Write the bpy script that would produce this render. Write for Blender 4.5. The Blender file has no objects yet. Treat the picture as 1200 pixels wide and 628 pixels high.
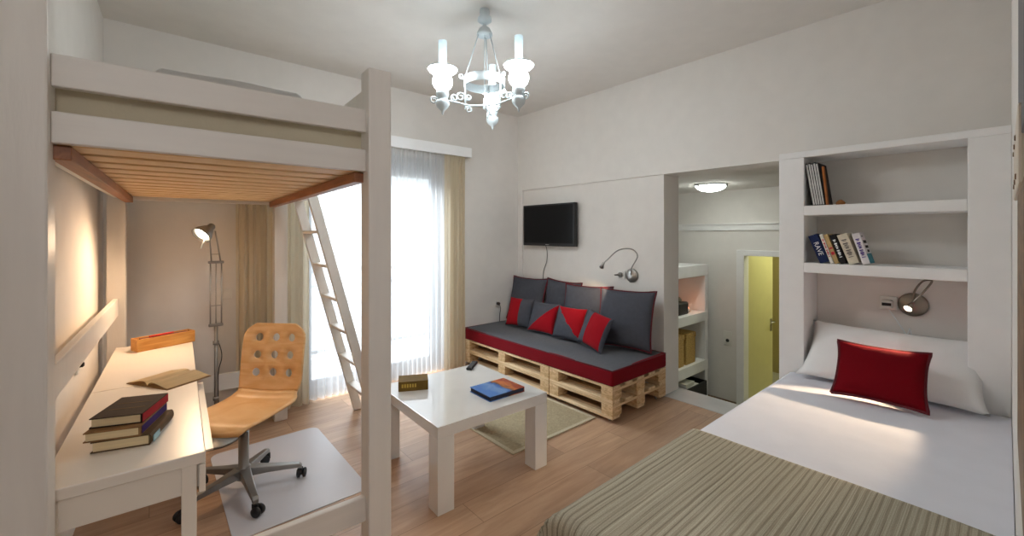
import bpy, bmesh, math, random
from mathutils import Vector, Matrix, Euler, noise
random.seed(7)
PI = math.pi
S = bpy.context.scene
COL = S.collection

# ------------------------------------------------------------------ camera, world, lights, exposure
cam_d = bpy.data.cameras.new('camera'); cam = bpy.data.objects.new('camera', cam_d); COL.objects.link(cam)
cam_d.sensor_fit = 'HORIZONTAL'; cam_d.sensor_width = 36.0
cam_d.lens = 495.94 / 1200 * 36
cam_d.shift_y = -(314 - 274.31) / 1200
cam_d.clip_start = 0.02
cam.location = (0, 0, 1.45)
cam.rotation_euler = (PI/2, 0, 0.8621 - PI/2)
S.camera = cam

W = bpy.data.worlds.new('world'); S.world = W; W.use_nodes = True
bg = W.node_tree.nodes['Background']; bg.inputs[0].default_value = (0.80, 0.90, 1.0, 1); bg.inputs[1].default_value = 1.5

def light(name, kind, loc, energy, color=(1,1,1), aim=None, **kw):
    d = bpy.data.lights.new(name, kind); d.energy = energy; d.color = color
    for k, v in kw.items(): setattr(d, k, v)
    o = bpy.data.objects.new(name, d); COL.objects.link(o); o.location = loc
    if aim is not None:
        o.rotation_euler = (Vector(aim) - Vector(loc)).to_track_quat('-Z', 'Y').to_euler()
    return o
# daylight arriving at the balcony door, an added fill light from behind the camera, the lit bathroom and hall
light('balcony_daylight', 'AREA', (0.9, 5.5, 3.3), 560, (0.84, 0.92, 1.0), aim=(1.7, 3.4, 0.6), shape='RECTANGLE', size=2.4, size_y=2.0)
light('anteroom_fill_light', 'AREA', (-0.42, -1.5, 2.3), 25, (0.98, 0.98, 1.0), aim=(3.2, 0.5, 1.4), shape='DISK', size=0.7)
S.view_settings.view_transform = 'Standard'
try: S.view_settings.look = 'None'
except Exception: pass
S.view_settings.exposure = 0.55; S.view_settings.gamma = 1.0
S.view_settings.use_curve_mapping = False
S.cycles.use_denoising = True
S.cycles.max_bounces = 10; S.cycles.diffuse_bounces = 6; S.cycles.transparent_max_bounces = 16
S.cycles.sample_clamp_indirect = 6.0
S.cycles.caustics_reflective = False; S.cycles.caustics_refractive = False

# ------------------------------------------------------------------ materials
def srgb(r, g, b):
    f = lambda c: ((c/255)/12.92 if c/255 <= 0.04045 else ((c/255+0.055)/1.055)**2.4)
    return (f(r), f(g), f(b), 1)
class NT:
    def __init__(self, name):
        self.m = bpy.data.materials.new(name); self.m.use_nodes = True
        self.t = self.m.node_tree; self.n = self.t.nodes; self.b = self.n['Principled BSDF']; self.out = self.n['Material Output']
    def add(self, kind, **kw):
        x = self.n.new(kind)
        for k, v in kw.items():
            if k[0] == '_': setattr(x, k[1:], v)
            else: x.inputs[k.replace('_', ' ')].default_value = v
        return x
    def link(self, a, b): self.t.links.new(a, b)
def mat(name, col, rough=0.5, metal=0.0, spec=0.5, var=0.0, vscale=8.0, bump=0.0, bscale=60.0, stretch=(1,1,1), coat=0.0, sheen=0.0):
    k = NT(name); b = k.b
    b.inputs['Base Color'].default_value = col; b.inputs['Roughness'].default_value = rough
    b.inputs['Metallic'].default_value = metal; b.inputs['Specular IOR Level'].default_value = spec
    b.inputs['Coat Weight'].default_value = coat; b.inputs['Sheen Weight'].default_value = sheen
    tc = k.add('ShaderNodeTexCoord'); mp = k.add('ShaderNodeMapping', Scale=stretch); k.link(tc.outputs['Object'], mp.inputs[0])
    ns = k.add('ShaderNodeTexNoise', Scale=vscale, Detail=5.0); k.link(mp.outputs[0], ns.inputs[0])
    r = k.add('ShaderNodeValToRGB')
    v = var if var else 0.02
    r.color_ramp.elements[0].position = 0.3; r.color_ramp.elements[1].position = 0.7
    r.color_ramp.elements[0].color = tuple(c*(1-v) for c in col[:3]) + (1,); r.color_ramp.elements[1].color = tuple(min(1, c*(1+v)) for c in col[:3]) + (1,)
    k.link(ns.outputs[0], r.inputs[0]); k.link(r.outputs[0], b.inputs['Base Color'])
    if bump:
        n2 = k.add('ShaderNodeTexNoise', Scale=bscale, Detail=4.0); k.link(mp.outputs[0], n2.inputs[0])
        bp = k.add('ShaderNodeBump', Strength=bump, Distance=0.01); k.link(n2.outputs[0], bp.inputs['Height']); k.link(bp.outputs[0], b.inputs['Normal'])
    return k.m
def emis(name, col, strength, base=(0.9,0.9,0.9,1)):
    k = NT(name); k.b.inputs['Base Color'].default_value = base; k.b.inputs['Roughness'].default_value = 0.3
    k.b.inputs['Emission Color'].default_value = col; k.b.inputs['Emission Strength'].default_value = strength
    return k.m
def wood_floor():
    k = NT('oak_laminate'); b = k.b
    tc = k.add('ShaderNodeTexCoord'); mp = k.add('ShaderNodeMapping'); k.link(tc.outputs['Object'], mp.inputs[0])
    br = k.add('ShaderNodeTexBrick', Scale=1.0, Mortar_Size=0.0015, Mortar_Smooth=0.1, Brick_Width=1.28, Row_Height=0.19, Bias=0.0)
    br.offset = 0.37; br.inputs['Color1'].default_value = (0,0,0,1); br.inputs['Color2'].default_value = (1,1,1,1); br.inputs['Mortar'].default_value = (0.5,0.5,0.5,1)
    k.link(mp.outputs[0], br.inputs[0])
    sp = k.add('ShaderNodeMapping', Scale=(1.0, 9, 1)); k.link(tc.outputs['Object'], sp.inputs[0])
    off = k.add('ShaderNodeVectorMath', _operation='ADD'); k.link(sp.outputs[0], off.inputs[0])
    sc = k.add('ShaderNodeVectorMath', _operation='SCALE'); sc.inputs['Scale'].default_value = 9.0; k.link(br.outputs[0], sc.inputs[0]); k.link(sc.outputs[0], off.inputs[1])
    ns = k.add('ShaderNodeTexNoise', Scale=2.2, Detail=8.0, Roughness=0.6, Distortion=0.6); k.link(off.outputs[0], ns.inputs[0])
    r = k.add('ShaderNodeValToRGB'); e = r.color_ramp.elements
    e[0].position = 0.25; e[0].color = srgb(168, 134, 108); e[1].position = 0.75; e[1].color = srgb(204, 171, 142)
    k.link(ns.outputs[0], r.inputs[0])
    tint = k.add('ShaderNodeMixRGB', _blend_type='MULTIPLY', Fac=1.0)
    r2 = k.add('ShaderNodeValToRGB'); r2.color_ramp.elements[0].color = (0.82,0.80,0.78,1); r2.color_ramp.elements[1].color = (1.05,1.03,1.0,1)
    k.link(br.outputs[0], r2.inputs[0]); k.link(r.outputs[0], tint.inputs[1]); k.link(r2.outputs[0], tint.inputs[2])
    dk = k.add('ShaderNodeMixRGB', _blend_type='MULTIPLY'); k.link(br.outputs['Fac'], dk.inputs[0]); k.link(tint.outputs[0], dk.inputs[1]); dk.inputs[2].default_value = (0.45,0.4,0.35,1)
    k.link(dk.outputs[0], b.inputs['Base Color']); b.inputs['Roughness'].default_value = 0.3
    bp = k.add('ShaderNodeBump', Strength=0.06, Distance=0.01); k.link(ns.outputs[0], bp.inputs['Height']); k.link(bp.outputs[0], b.inputs['Normal'])
    return k.m
def wood(name, c0, c1, stretch, rough=0.5, scale=3.0):
    k = NT(name); b = k.b
    tc = k.add('ShaderNodeTexCoord'); sp = k.add('ShaderNodeMapping', Scale=stretch); k.link(tc.outputs['Object'], sp.inputs[0])
    ns = k.add('ShaderNodeTexNoise', Scale=scale, Detail=6.0, Distortion=0.8); k.link(sp.outputs[0], ns.inputs[0])
    r = k.add('ShaderNodeValToRGB'); e = r.color_ramp.elements
    e[0].position = 0.3; e[0].color = c0; e[1].position = 0.7; e[1].color = c1
    k.link(ns.outputs[0], r.inputs[0]); k.link(r.outputs[0], b.inputs['Base Color']); b.inputs['Roughness'].default_value = rough
    return k.m
def cloth_sheer(name, col, transp, dens=0.0):
    k = NT(name); k.n.remove(k.b)
    tr = k.add('ShaderNodeBsdfTransparent'); tl = k.add('ShaderNodeBsdfTranslucent', Color=col); df = k.add('ShaderNodeBsdfDiffuse', Color=col)
    m1 = k.add('ShaderNodeMixShader', Fac=0.5); k.link(df.outputs[0], m1.inputs[1]); k.link(tl.outputs[0], m1.inputs[2])
    m2 = k.add('ShaderNodeMixShader', Fac=transp); k.link(m1.outputs[0], m2.inputs[1]); k.link(tr.outputs[0], m2.inputs[2])
    k.link(m2.outputs[0], k.out.inputs[0])
    return k.m
def blanket_mat():
    k = NT('olive_striped_weave'); b = k.b
    tc = k.add('ShaderNodeTexCoord')
    def lines(scale, lo, hi):
        mp = k.add('ShaderNodeMapping', Scale=(0.8, scale, 0.0)); k.link(tc.outputs['UV'], mp.inputs[0])
        n = k.add('ShaderNodeTexNoise', Scale=1.0, Detail=2.0); k.link(mp.outputs[0], n.inputs[0])
        r = k.add('ShaderNodeValToRGB'); r.color_ramp.elements[0].position = lo; r.color_ramp.elements[1].position = hi
        k.link(n.outputs[0], r.inputs[0]); return r
    wv = k.add('ShaderNodeTexWave', Scale=14.5, Distortion=3.0, Detail=3.0, Detail_Scale=1.4, Detail_Roughness=0.6); wv.bands_direction = 'Y'
    mw = k.add('ShaderNodeMapping', Scale=(0.12, 1.0, 0.0)); k.link(tc.outputs['UV'], mw.inputs[0]); k.link(mw.outputs[0], wv.inputs[0])
    a = k.add('ShaderNodeValToRGB'); a.color_ramp.elements[0].position = 0.02; a.color_ramp.elements[1].position = 0.42; k.link(wv.outputs['Fac'], a.inputs[0])
    c = lines(300, 0.35, 0.65)
    mx = k.add('ShaderNodeMixRGB', Fac=0.55); k.link(a.outputs[0], mx.inputs[1]); k.link(c.outputs[0], mx.inputs[2])
    r = k.add('ShaderNodeValToRGB'); r.color_ramp.elements[0].color = srgb(124, 115, 98); r.color_ramp.elements[1].color = srgb(186, 178, 158)
    k.link(mx.outputs[0], r.inputs[0])
    fn = k.add('ShaderNodeTexNoise', Scale=260.0, Detail=2.0); k.link(tc.outputs['UV'], fn.inputs[0])
    m2 = k.add('ShaderNodeMixRGB', _blend_type='OVERLAY', Fac=0.35); k.link(r.outputs[0], m2.inputs[1]); k.link(fn.outputs[0], m2.inputs[2])
    k.link(m2.outputs[0], b.inputs['Base Color']); b.inputs['Roughness'].default_value = 0.9; b.inputs['Specular IOR Level'].default_value = 0.15
    bp = k.add('ShaderNodeBump', Strength=0.35, Distance=0.004); k.link(mx.outputs[0], bp.inputs['Height']); k.link(bp.outputs[0], b.inputs['Normal'])
    return k.m
def art_cover():
    k = NT('book_cover_art'); b = k.b
    tc = k.add('ShaderNodeTexCoord'); n = k.add('ShaderNodeTexNoise', Scale=9.0, Detail=3.0, Distortion=1.2); k.link(tc.outputs['Object'], n.inputs[0])
    sx = k.add('ShaderNodeSeparateXYZ'); k.link(tc.outputs['Object'], sx.inputs[0])
    ad = k.add('ShaderNodeMath', _operation='MULTIPLY_ADD'); k.link(sx.outputs[0], ad.inputs[0]); ad.inputs[1].default_value = 3.2; ad.inputs[2].default_value = 0.0
    a2 = k.add('ShaderNodeMath', _operation='MULTIPLY_ADD'); k.link(n.outputs[0], a2.inputs[0]); a2.inputs[1].default_value = 0.5; k.link(ad.outputs[0], a2.inputs[2])
    r = k.add('ShaderNodeValToRGB'); e = r.color_ramp.elements
    e[0].position = 0.0; e[0].color = srgb(70, 120, 190); e[1].position = 1.0; e[1].color = srgb(120, 45, 30)
    for p, c in ((0.18, (110,150,200)), (0.3, (60,105,175)), (0.36, (95,70,45)), (0.45, (200,110,50)), (0.6, (150,60,40)), (0.75, (215,130,70))):
        q = e.new(p); q.color = srgb(*c)
    k.link(a2.outputs[0], r.inputs[0]); k.link(r.outputs[0], b.inputs['Base Color']); b.inputs['Roughness'].default_value = 0.25
    return k.m

M = {}
M['wall'] = mat('wall_plaster', srgb(229, 225, 220), 0.85, spec=0.2, bump=0.05, bscale=40)
M['ceil'] = mat('ceiling_paint', srgb(228, 224, 219), 0.9, spec=0.2, bump=0.03, bscale=40)
M['plaster'] = mat('white_plaster', srgb(241, 240, 239), 0.75, spec=0.3, bump=0.04, bscale=30)
M['floor'] = wood_floor()
M['white_wood'] = mat('white_painted_wood', srgb(226, 221, 214), 0.42, var=0.03, vscale=3, bump=0.05, bscale=12, stretch=(8,8,1))
M['pelmet'] = mat('bright_white_paint', srgb(246, 247, 248), 0.4)
M['white_rail'] = mat('white_painted_board', srgb(222, 217, 210), 0.42, var=0.03, vscale=3, bump=0.05, bscale=12, stretch=(1,8,8))
M['desk_white'] = mat('white_desk_laminate', srgb(232, 224, 212), 0.3, var=0.01)
M['gloss'] = mat('white_high_gloss', srgb(222, 220, 216), 0.08, spec=0.6, coat=0.5)
M['pine_x'] = wood('pine_slats', srgb(224, 182, 128), srgb(248, 220, 176), (1, 12, 12))
M['pine_brown'] = wood('stained_pine_support', srgb(120, 74, 46), srgb(166, 106, 66), (12, 1, 12))
M['pallet_y'] = wood('raw_pallet_board', srgb(196, 164, 120), srgb(240, 216, 178), (14, 1, 14), 0.8)
M['pallet_x'] = wood('raw_pallet_stringer', srgb(190, 156, 112), srgb(234, 206, 166), (1, 14, 14), 0.8)
M['pallet_b'] = wood('raw_pallet_block', srgb(176, 138, 92), srgb(230, 200, 158), (6, 6, 16), 0.85)
M['birch'] = wood('bent_birch_plywood', srgb(226, 174, 112), srgb(242, 200, 146), (2, 2, 10), 0.35)
M['pinebox'] = wood('pine_box', srgb(206, 138, 60), srgb(232, 172, 92), (2, 14, 14), 0.5)
M['brownwood'] = wood('brown_stained_wood', srgb(104, 78, 54), srgb(146, 114, 82), (2, 12, 12), 0.5)
M['steel'] = mat('brushed_steel', srgb(176, 174, 170), 0.35, metal=1.0)
M['redd'] = mat('deep_red_fabric', srgb(112, 8, 20), 0.95, spec=0.1, bump=0.12, bscale=500)
M['grey_metal'] = mat('grey_painted_steel', srgb(150, 148, 144), 0.38, metal=0.8)
M['nickel'] = mat('satin_nickel', srgb(150, 140, 128), 0.3, metal=1.0)
M['black'] = mat('black_plastic', srgb(24, 24, 26), 0.45)
M['screen'] = mat('black_glass_screen', srgb(10, 10, 12), 0.3, spec=0.2)
M['white_plastic'] = mat('white_plastic', srgb(232, 230, 224), 0.35)
M['white_metal'] = mat('white_enamel', srgb(226, 232, 234), 0.3)
M['red'] = mat('dark_red_fabric', srgb(118, 10, 24), 0.95, spec=0.1, bump=0.12, bscale=500, sheen=0.05)
M['redb'] = mat('bright_red_fabric', srgb(150, 16, 28), 0.9, spec=0.1, bump=0.12, bscale=500, sheen=0.05)
M['piping'] = mat('dark_red_piping', srgb(92, 12, 26), 0.8)
M['grey_fab'] = mat('grey_cotton', srgb(78, 80, 88), 0.95, spec=0.1, var=0.06, vscale=30, bump=0.12, bscale=500)
M['grey_top'] = mat('grey_mattress_cotton', srgb(96, 97, 101), 0.95, spec=0.1, var=0.06, vscale=30, bump=0.12, bscale=500)
M['sheet'] = mat('white_bed_linen', srgb(226, 227, 235), 0.9, spec=0.15, bump=0.18, bscale=7)
M['pillowcase'] = mat('white_pillowcase', srgb(236, 235, 234), 0.9, spec=0.15, bump=0.3, bscale=9)
M['cream_fab'] = mat('cream_mattress_ticking', srgb(206, 196, 172), 0.95, spec=0.1, bump=0.1, bscale=80)
M['duvet'] = mat('pale_duvet_cover', srgb(232, 230, 226), 0.95, spec=0.1, bump=0.2, bscale=14)
M['blanket'] = blanket_mat()
M['beige'] = cloth_sheer('beige_curtain_cloth', srgb(226, 214, 190), 0.10)
M['sheer'] = cloth_sheer('white_sheer_voile', (0.95, 0.95, 0.95, 1), 0.36)
M['rug'] = mat('beige_woven_rug', srgb(166, 152, 124), 0.95, spec=0.05, var=0.16, vscale=70, bump=0.4, bscale=220)
M['rugedge'] = mat('pale_rug_binding', srgb(188, 176, 150), 0.95, spec=0.05, var=0.1, vscale=90)
def clear_mat():
    k = NT('translucent_polypropylene'); k.b.inputs['Base Color'].default_value = srgb(232, 230, 234); k.b.inputs['Roughness'].default_value = 0.3; k.b.inputs['Specular IOR Level'].default_value = 0.7
    tr = k.add('ShaderNodeBsdfTransparent', Color=(0.95,0.95,0.97,1)); mx = k.add('ShaderNodeMixShader', Fac=0.25)
    k.link(k.b.outputs[0], mx.inputs[1]); k.link(tr.outputs[0], mx.inputs[2]); k.link(mx.outputs[0], k.out.inputs[0])
    return k.m
M['mat'] = clear_mat()
M['marble'] = mat('pale_grey_marble', srgb(198, 198, 196), 0.3, var=0.08, vscale=5)
M['shade_glow'] = emis('lit_opal_glass', (0.90, 0.97, 1.0, 1), 38.0)
M['opal'] = mat('white_opal_glass', srgb(226, 236, 238), 0.2)
M['bulb_warm'] = emis('warm_lamp_bulb', (1.0, 0.84, 0.62, 1), 9.0)
M['dome_glow'] = emis('lit_ceiling_dome', (0.95, 1.0, 0.93, 1), 18.0)
M['led'] = emis('standby_orange_glow', (1.0, 0.35, 0.15, 1), 3.0)
M['door_cream'] = mat('cream_painted_door', srgb(222, 216, 160), 0.4)
M['bath_wall'] = mat('bathroom_tile', srgb(176, 164, 112), 0.35)
M['alu'] = mat('grey_aluminium_frame', srgb(92, 96, 104), 0.4, metal=0.3)
M['concrete'] = mat('balcony_concrete', srgb(200, 200, 198), 0.8)
M['iron'] = mat('dark_iron_railing', srgb(60, 64, 70), 0.6)
M['page'] = mat('book_pages', srgb(226, 206, 164), 0.9, var=0.1, vscale=4, stretch=(1,1,90))
M['art'] = art_cover()
M['wicker'] = mat('yellow_wicker', srgb(190, 156, 92), 0.8, var=0.3, vscale=60, bump=0.5, bscale=90)
M['darkgrey'] = mat('dark_grey_paint', srgb(96, 94, 98), 0.5)
M['cream_wood'] = mat('cream_painted_strip', srgb(212, 200, 184), 0.6)
def glass_mat():
    k = NT('window_glass'); k.n.remove(k.b)
    tr = k.add('ShaderNodeBsdfTransparent', Color=(0.97,0.98,0.98,1)); gl = k.add('ShaderNodeBsdfGlossy', Roughness=0.02)
    mx = k.add('ShaderNodeMixShader', Fac=0.06); k.link(tr.outputs[0], mx.inputs[1]); k.link(gl.outputs[0], mx.inputs[2]); k.link(mx.outputs[0], k.out.inputs[0])
    return k.m
M['glass'] = glass_mat()
def frost_mat():
    k = NT('chimney_glass'); k.n.remove(k.b)
    tr = k.add('ShaderNodeBsdfTransparent', Color=(0.9,0.97,1,1)); tl = k.add('ShaderNodeBsdfTranslucent', Color=(0.9,0.97,1,1)); gl = k.add('ShaderNodeBsdfDiffuse', Color=(0.9,0.97,1,1))
    em = k.add('ShaderNodeEmission', Color=(0.8,0.95,1,1), Strength=0.12)
    m1 = k.add('ShaderNodeMixShader', Fac=0.5); k.link(tl.outputs[0], m1.inputs[1]); k.link(gl.outputs[0], m1.inputs[2])
    m0 = k.add('ShaderNodeAddShader'); k.link(m1.outputs[0], m0.inputs[0]); k.link(em.outputs[0], m0.inputs[1])
    m2 = k.add('ShaderNodeMixShader', Fac=0.35); k.link(m0.outputs[0], m2.inputs[1]); k.link(tr.outputs[0], m2.inputs[2]); k.link(m2.outputs[0], k.out.inputs[0])
    return k.m
M['chimney'] = frost_mat()

# ------------------------------------------------------------------ mesh helpers
def obj(name, bm, m, parent=None, loc=None, rot=None, smooth=False, bevel=0.0, seg=2, mods=None):
    me = bpy.data.meshes.new(name)
    bmesh.ops.recalc_face_normals(bm, faces=bm.faces)
    bm.to_mesh(me); bm.free()
    for x in (m if isinstance(m, (list, tuple)) else [m]): me.materials.append(x)
    if smooth:
        for p in me.polygons: p.use_smooth = True
    o = bpy.data.objects.new(name, me); COL.objects.link(o)
    if parent: o.parent = parent
    if loc: o.location = loc
    if rot: o.rotation_euler = rot
    if bevel:
        b = o.modifiers.new('edge', 'BEVEL'); b.width = bevel; b.segments = seg; b.limit_method = 'ANGLE'; b.angle_limit = 0.6
    return o
def tag(o, label, cat, group=None, kind=None):
    o['label'] = label; o['category'] = cat
    if group: o['group'] = group
    if kind: o['kind'] = kind
    return o
def thing(name, label, cat, loc=(0,0,0), rz=0, group=None, rot=None):
    o = bpy.data.objects.new(name, None); COL.objects.link(o); o.empty_display_size = 0.05
    o.location = loc; o.rotation_euler = rot if rot else (0, 0, rz)
    return tag(o, label, cat, group)
def struct(name, bm, m, parent=None, label=None, **kw):
    o = obj(name, bm, m, parent, **kw)
    if not parent: o['kind'] = 'structure'
    if label: o['label'] = label
    return o
def B(): return bmesh.new()
def bx(bm, x0, x1, y0, y1, z0, z1, mi=0, mtx=None):
    v = [bm.verts.new((x, y, z)) for x in (x0, x1) for y in (y0, y1) for z in (z0, z1)]
    if mtx: 
        for q in v: q.co = mtx @ q.co
    for f in ((0,1,3,2),(4,6,7,5),(0,4,5,1),(2,3,7,6),(0,2,6,4),(1,5,7,3)):
        F = bm.faces.new([v[i] for i in f]); F.material_index = mi
    return bm
def box(*a, **k): return bx(B(), *a, **k)
def tube(bm, pts, r, n=10, cap=True, mi=0):
    pts = [Vector(p) for p in pts]; R = r if isinstance(r, (list, tuple)) else [r]*len(pts)
    rings = []; up = None
    for i, p in enumerate(pts):
        t = (pts[min(i+1, len(pts)-1)] - pts[max(i-1, 0)]).normalized()
        if up is None:
            up = Vector((0,0,1)) if abs(t.z) < 0.9 else Vector((1,0,0))
        s = t.cross(up).normalized(); up = s.cross(t).normalized()
        rings.append([bm.verts.new(p + (s*math.cos(2*PI*k/n) + up*math.sin(2*PI*k/n))*R[i]) for k in range(n)])
    for a, b in zip(rings, rings[1:]):
        for k in range(n):
            f = bm.faces.new((a[k], a[(k+1)%n], b[(k+1)%n], b[k])); f.material_index = mi; f.smooth = True
    if cap:
        bm.faces.new(rings[0][::-1]).material_index = mi; bm.faces.new(rings[-1]).material_index = mi
    return bm
def smoothpath(P, n=8):
    P = [Vector(p) for p in P]; out = []
    for i in range(len(P)-1):
        p0 = P[max(i-1,0)]; p1 = P[i]; p2 = P[i+1]; p3 = P[min(i+2, len(P)-1)]
        for k in range(n):
            t = k/n
            out.append(0.5*((2*p1) + (p2-p0)*t + (2*p0-5*p1+4*p2-p3)*t*t + (3*p1-p0-3*p2+p3)*t**3))
    out.append(P[-1]); return out
def lathe(bm, prof, n=28, c=(0,0,0), mi=0, close=False):
    rings = []
    for r, z in prof:
        if r < 1e-5: rings.append([bm.verts.new((c[0], c[1], c[2]+z))])
        else: rings.append([bm.verts.new((c[0]+r*math.cos(2*PI*k/n), c[1]+r*math.sin(2*PI*k/n), c[2]+z)) for k in range(n)])
    for a, b in zip(rings, rings[1:]):
        for k in range(n):
            q = (k+1) % n
            if len(a) == 1 and len(b) == 1: continue
            if len(a) == 1: f = bm.faces.new((a[0], b[k], b[q]))
            elif len(b) == 1: f = bm.faces.new((a[k], a[q], b[0]))
            else: f = bm.faces.new((a[k], a[q], b[q], b[k]))
            f.smooth = True; f.material_index = mi
    return bm
def prism(bm, poly, z0, z1, mi=0):
    a = [bm.verts.new((x, y, z0)) for x, y in poly]; b = [bm.verts.new((x, y, z1)) for x, y in poly]
    bm.faces.new(a[::-1]).material_index = mi; bm.faces.new(b).material_index = mi
    for i in range(len(poly)):
        j = (i+1) % len(poly); bm.faces.new((a[i], a[j], b[j], b[i])).material_index = mi
    return bm
def grid(bm, fn, nu, nv, mi=None, uv=None, closed_u=False):
    V = [[bm.verts.new(fn(i/nu, j/nv)) for j in range(nv+1)] for i in range(nu+1)]
    L = bm.loops.layers.uv.verify() if uv else None
    for i in range(nu):
        for j in range(nv):
            f = bm.faces.new((V[i][j], V[i+1][j], V[i+1][j+1], V[i][j+1])); f.smooth = True
            if mi: f.material_index = mi((i+.5)/nu, (j+.5)/nv)
            if uv:
                for lp, (a, b) in zip(f.loops, ((i,j),(i+1,j),(i+1,j+1),(i,j+1))): lp[L].uv = uv(a/nu, b/nv)
    return bm
def copy_tree(o, parent=None):
    c = o.copy(); COL.objects.link(c)
    if parent: c.parent = parent
    for ch in list(o.children): copy_tree(ch, c)
    return c
def mtx(loc, rot=(0,0,0)): return Matrix.Translation(loc) @ Euler(rot).to_matrix().to_4x4()

# ------------------------------------------------------------------ room shell
WX, WY, ZC, YF = 3.506, 3.96, 2.909, -0.02
def wl(y): return -0.235 - 0.0423*(WY - y)            # face of the wall along the desk
struct('floor', box(-1.6, 3.55, -2.7, WY+0.15, -0.12, 0), M['floor'], label='brown oak laminate floor')
struct('ceiling', box(-1.6, WX+0.2, -2.7, WY+0.2, ZC, ZC+0.1), M['ceil'], label='off-white ceiling')
bm = B(); prism(bm, [(wl(WY+0.2), WY+0.2), (wl(WY+0.2)-0.15, WY+0.2), (wl(-2.7)-0.15, -2.7), (wl(-2.7), -2.7)], 0, ZC)
struct('wall_left', bm, M['wall'], label='warm white wall along the desk')
DX0, DX1, DZ = 0.98, 2.42, 2.25
bm = B(); bx(bm, -0.6, DX0, WY, WY+0.2, 0, ZC); bx(bm, DX1, WX+0.2, WY, WY+0.2, 0, ZC); bx(bm, DX0, DX1, WY, WY+0.2, DZ, ZC)
struct('wall_back', bm, M['wall'], label='wall around the curtained balcony door')
bm = B()
bx(bm, WX-0.018, WX+0.26, -0.2, WY+0.2, 1.985, ZC)       # upper wall and lintel
bx(bm, WX, WX+0.26, 1.996, WY+0.2, 0, 1.985)             # recessed panel behind the daybed
bx(bm, WX-0.018, WX, 3.875, WY, 0, 1.985)                # narrow strip in the corner
bx(bm, WX, WX+0.26, -0.2, 1.0, 0, 1.985)                 # behind the shelf unit
struct('wall_right', bm, M['wall'], label='wall with the television and hall opening')
bm = B(); bx(bm, 0.92, WX, YF-0.12, YF, 0, ZC)
struct('wall_front', bm, M['wall'], label='wall beside the bed')
bm = B(); bx(bm, -1.6, 3.5, -2.8, -2.7, 0, ZC); bx(bm, 3.4, 3.5, -2.7, YF-0.12, 0, ZC)
struct('wall_anteroom', bm, M['wall'])
bm = B(); bx(bm, 0.62, 0.9, WY-0.015, WY, 0, 0.09); bx(bm, DX1+0.02, WX-0.018, WY-0.015, WY, 0, 0.09); bx(bm, wl(WY)+.02, 0.62, WY-0.015, WY, 0, 0.09)
struct('baseboard_back', bm, M['plaster'])
# hall beyond the opening: a lower split level
HX, HZ, HC = 5.8, -0.82, 2.03
struct('trim_threshold', box(3.5, 3.80, 1.0, 1.996, -0.2, 0.004), M['marble'], label='pale marble threshold of the hall', bevel=0.006)
bm = B()
for i in range(3): bx(bm, 3.80+0.28*i, 4.08+0.28*i, 0.95, 2.0, HZ, -0.205-0.205*i)
struct('floor_steps', bm, M['marble'], label='marble steps down into the hall')
struct('floor_hall', box(3.76, HX+2.2, -0.4, 3.9, HZ-0.1, HZ), M['marble'])
struct('ceiling_hall', box(WX+0.26, HX+2.2, -0.4, 3.9, HC, HC+0.1), M['ceil'])
DY0, DY1, DZH = 1.55, 2.19, 1.185
bm = B(); bx(bm, HX, HX+0.12, DY1, 3.9, HZ, HC); bx(bm, HX, HX+0.12, -0.4, DY0, HZ, HC); bx(bm, HX, HX+0.12, DY0, DY1, DZH, HC)
struct('wall_hall', bm, M['wall'], label='far wall of the hall')
bm = B(); bx(bm, WX+0.26, HX, 3.8, 3.9, HZ, HC); bx(bm, WX+0.26, HX, -0.5, -0.4, HZ, HC); bx(bm, WX+0.26, 3.8, -0.4, 0.95, HZ, HC); bx(bm, 3.766, 3.80, 2.0, 3.9, HZ, 0)
struct('wall_hall_side', bm, M['wall'])
bm = B(); bx(bm, HX-0.02, HX, -0.4, 3.8, 1.50, 1.575); bx(bm, HX-0.035, HX, -0.4, 3.8, 1.575, 1.59)
struct('trim_hall', bm, M['plaster'], label='moulding across the hall wall')
struct('baseboard_hall', box(HX-0.015, HX, DY1+0.09, 3.8, HZ, HZ+0.08), M['brownwood'])
# bathroom beyond the hall door
bm = B(); bx(bm, HX+2.0, HX+2.1, -0.4, 3.8, HZ, HC); bx(bm, HX+0.12, HX+2.1, DY1+0.6, DY1+0.7, HZ, HC); bx(bm, HX+0.12, HX+2.1, 0.6, 0.7, HZ, HC)
struct('wall_bathroom', bm, M['bath_wall'])
light('bathroom_lamp', 'POINT', (HX+0.9, 1.25, 1.5), 17, (0.95, 1.0, 0.70), shadow_soft_size=0.12)
dr = bpy.data.objects.new('door_1', None); COL.objects.link(dr); dr['kind'] = 'structure'; dr['label'] = 'cream door ajar at the end of the hall'
bm = B(); bx(bm, HX-0.03, HX+0.13, DY1-0.012, DY1+0.08, HZ, DZH+0.06); bx(bm, HX-0.03, HX+0.13, DY0-0.08, DY0+0.012, HZ, DZH+0.06); bx(bm, HX-0.03, HX+0.13, DY0+0.012, DY1-0.012, DZH-0.012, DZH+0.06)
struct('door_frame', bm, M['plaster'], dr, bevel=0.006)
dl = struct('door_leaf', box(0, 0.04, -0.60, 0, HZ+0.01, DZH-0.02), M['door_cream'], dr, loc=(HX+0.135, DY1-0.005, 0), rot=(0, 0, math.radians(81)), bevel=0.003)
bm = B(); tube(bm, [(-0.002, -0.555, 0.25), (-0.05, -0.555, 0.25), (-0.055, -0.53, 0.25), (-0.055, -0.45, 0.25)], 0.010); bx(bm, -0.006, 0.0, -0.575, -0.535, 0.12, 0.29)
struct('door_handle', bm, M['steel'], dl)

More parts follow.
